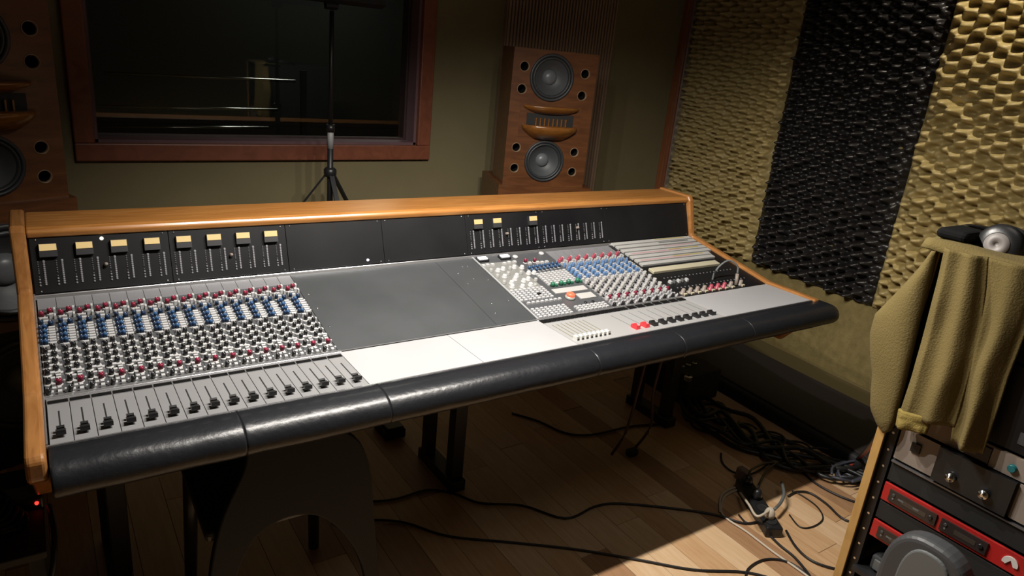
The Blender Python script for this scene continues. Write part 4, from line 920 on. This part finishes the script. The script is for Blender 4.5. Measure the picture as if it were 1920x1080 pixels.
# long low black case along the right wall, widened to darken the floor there
q0, q1 = Vector((3.06, 1.20, 0)), Vector((3.005, -0.30, 0)); dd = (q1 - q0); aw = math.atan2(dd.y, dd.x)
T = Matrix.Translation((q0 + q1) / 2) @ Matrix.Rotation(aw, 4, 'Z')
cs = thing('long_case', 'long low black case lying along the foot of the right wall', 'case', (q0 + q1) / 2, aw); WM[cs.name] = T
build(MB().box((0, -0.0, 0.035), (dd.length, 0.52, 0.068), BLKM), 'body', cs, T, local=True, bevel=0.02, seg=3)
build(MB().box((0, 0.0, 0.072), (dd.length - 0.06, 0.46, 0.010), mat('case_lid', (0.018, 0.013, 0.011), 0.8)), 'lid', cs, T, local=True, bevel=0.004)
build(MB().box((0.35, -0.263, 0.04), (0.11, 0.012, 0.02), BLKP), 'handle', cs, T, local=True, bevel=0.003)
# heavy cable looms on the floor in front of it
rnd = random.Random(3)
base = [(1270, 715), (1300, 760), (1350, 790), (1400, 815), (1450, 840), (1500, 858), (1560, 878), (1640, 893)]
for k in range(9):
    pts = [(x_ + rnd.uniform(-16, 16), y_ + rnd.uniform(-22, 22) + (k - 4) * 3, 0.012 + 0.008 * (k % 4)) for x_, y_ in base]
    r0 = rnd.choice([0.006, 0.008, 0.011])
    fcable(pts, r0, CAB, 'one of the dark cables bundled in the loom before the long black case', 'dark cable loom right of the desk', name='loom_cable')
for k in range(6):
    cx_, cy_ = 1340 + 48 * k, 790 + 18 * k; R = rnd.uniform(22, 40)
    pts = [(cx_ + R * math.cos(a) * 1.3, cy_ + R * 0.6 * math.sin(a), 0.02 + 0.012 * math.sin(a * 2 + k)) for a in [i * math.pi / 5 + k for i in range(9)]]
    fcable(pts, 0.005, CAB, 'one of the dark cable curls on top of the loom right of the desk', 'cable curls on the dark loom', name='cable_curl')
mp_ = at(1300, 735, 'z', 0.06)
sb = thing('stage_box', 'black multicore stage box with metal corners under the right end of the desk', 'stage box', (2.60, 0.72, 0))
build(MB().box((2.60, 0.72, 0.08), (0.24, 0.30, 0.155), BLKM), 'body', sb, bevel=0.006)
for y_ in (0.58, 0.86): build(MB().box((2.49, y_, 0.145), (0.03, 0.03, 0.025), SCREW), 'metal_corner', sb, bevel=0.003)
for k in range(6):
    link('socket', bpy.data.meshes.get('xlr') or MB().lathe([(0.012, 0), (0.012, 0.004), (0.009, 0.005), (0.008, 0.002)], SCREW, 14).mesh('xlr'), sb, TR(2.54 + 0.045 * (k % 3), 0.67 + 0.08 * (k // 3), 0.158))
# small black box far under the desk
o = thing('foot_pedal', 'small black foot pedal on the floor behind the desk frame', 'pedal', (1.116, 0.93, 0))
build(MB().box((1.116, 0.93, 0.02), (0.09, 0.12, 0.038), BLKM), 'base', o, bevel=0.004); build(MB().box((1.116, 0.92, 0.048), (0.07, 0.10, 0.012), BLKP, None), 'treadle', o, bevel=0.003)
# hanging leads and plug under the right half
for k, (px, lab) in enumerate(((1195, 'brown lead hanging from beneath the desk, left of the pair'), (1225, 'brown lead hanging from beneath the desk, right of the pair'))):
    p = at(px, 750, 'y', 0.40); 
    mb = MB().tube([(p.x, 0.42, 0.61), (p.x + 0.01, 0.40, 0.45), (p.x - 0.02, 0.39, 0.25), (p.x - 0.06 + 0.05 * k, 0.38, 0.10), (p.x - 0.12 + 0.04 * k, 0.38, 0.012)], 0.006, mat('brown_lead', (0.07, 0.028, 0.018), 0.5), 8)
    tag(build(mb, 'hanging_lead', None, TR(p.x, 0.4, 0)), lab, 'cable')
p = at(1185, 848, 'z', 0.015)
mb = MB().box((p.x, p.y, 0.016), (0.05, 0.035, 0.03), BLKP); tag(build(mb, 'lead_plug', None, TR(p.x, p.y, 0), bevel=0.008), 'small black plug on the floor below the hanging brown leads', 'plug')
for k, (x0, y0) in enumerate(((1.85, 0.75), (2.05, 0.82), (2.2, 0.6))):
    mb = MB().tube([(x0 - 0.25, y0, 0.60), (x0 - 0.2, y0, 0.42), (x0 - 0.05, y0 - 0.02, 0.30), (x0 + 0.1, y0, 0.40), (x0 + 0.12, y0, 0.60)], 0.008, CAB, 8, 6)
    tag(build(mb, 'hanging_cable', None, TR(x0, y0, 0.3)), 'one of the black cables hanging in loops beneath the right half of the desk', 'cable', 'hanging cable loops under the desk')
# red leads beside the rack
for k in range(3):
    dx = 3.5 * k
    P = [at(1662 - dx, 785, 'x', 1.80), at(1650 - dx, 815, 'x', 1.95), at(1634 - dx, 838, 'x', 2.10), at(1615 - dx, 858, 'z', 0.08), at(1597 - dx, 872, 'z', 0.03), at(1575 - dx, 880, 'z', 0.006)]
    mb = MB().tube(P, 0.0035, CABR if k < 2 else CAB, 6)
    tag(build(mb, 'rack_lead', None, TR(P[-1].x, P[-1].y, 0)), ['red lead hanging beside the rack under the jumper sleeve, nearest the rack', 'red lead next to the one nearest the rack side', 'dark lead hanging with the two red ones beside the rack'][k], 'cable')
for k in range(5):
    c = at(1588 + 6 * (k % 3), 884 + 3 * k, 'z', 0.012); R_ = 0.07 + 0.012 * k
    mb = MB().tube([c + Vector((R_ * math.cos(a + k), R_ * 0.5 * math.sin(a + k), 0.008 * k + 0.006 * math.sin(3 * a))) for a in [i * math.pi / 5 for i in range(9)]], 0.0055, mat('slate_cable', (0.05, 0.055, 0.075), 0.5), 7, 4)
    tag(build(mb, 'slate_cable', None, TR(c.x, c.y, 0)), 'one of the slate-grey cables heaped on the floor beside the rack', 'cable', 'slate-grey cable heap beside the rack')
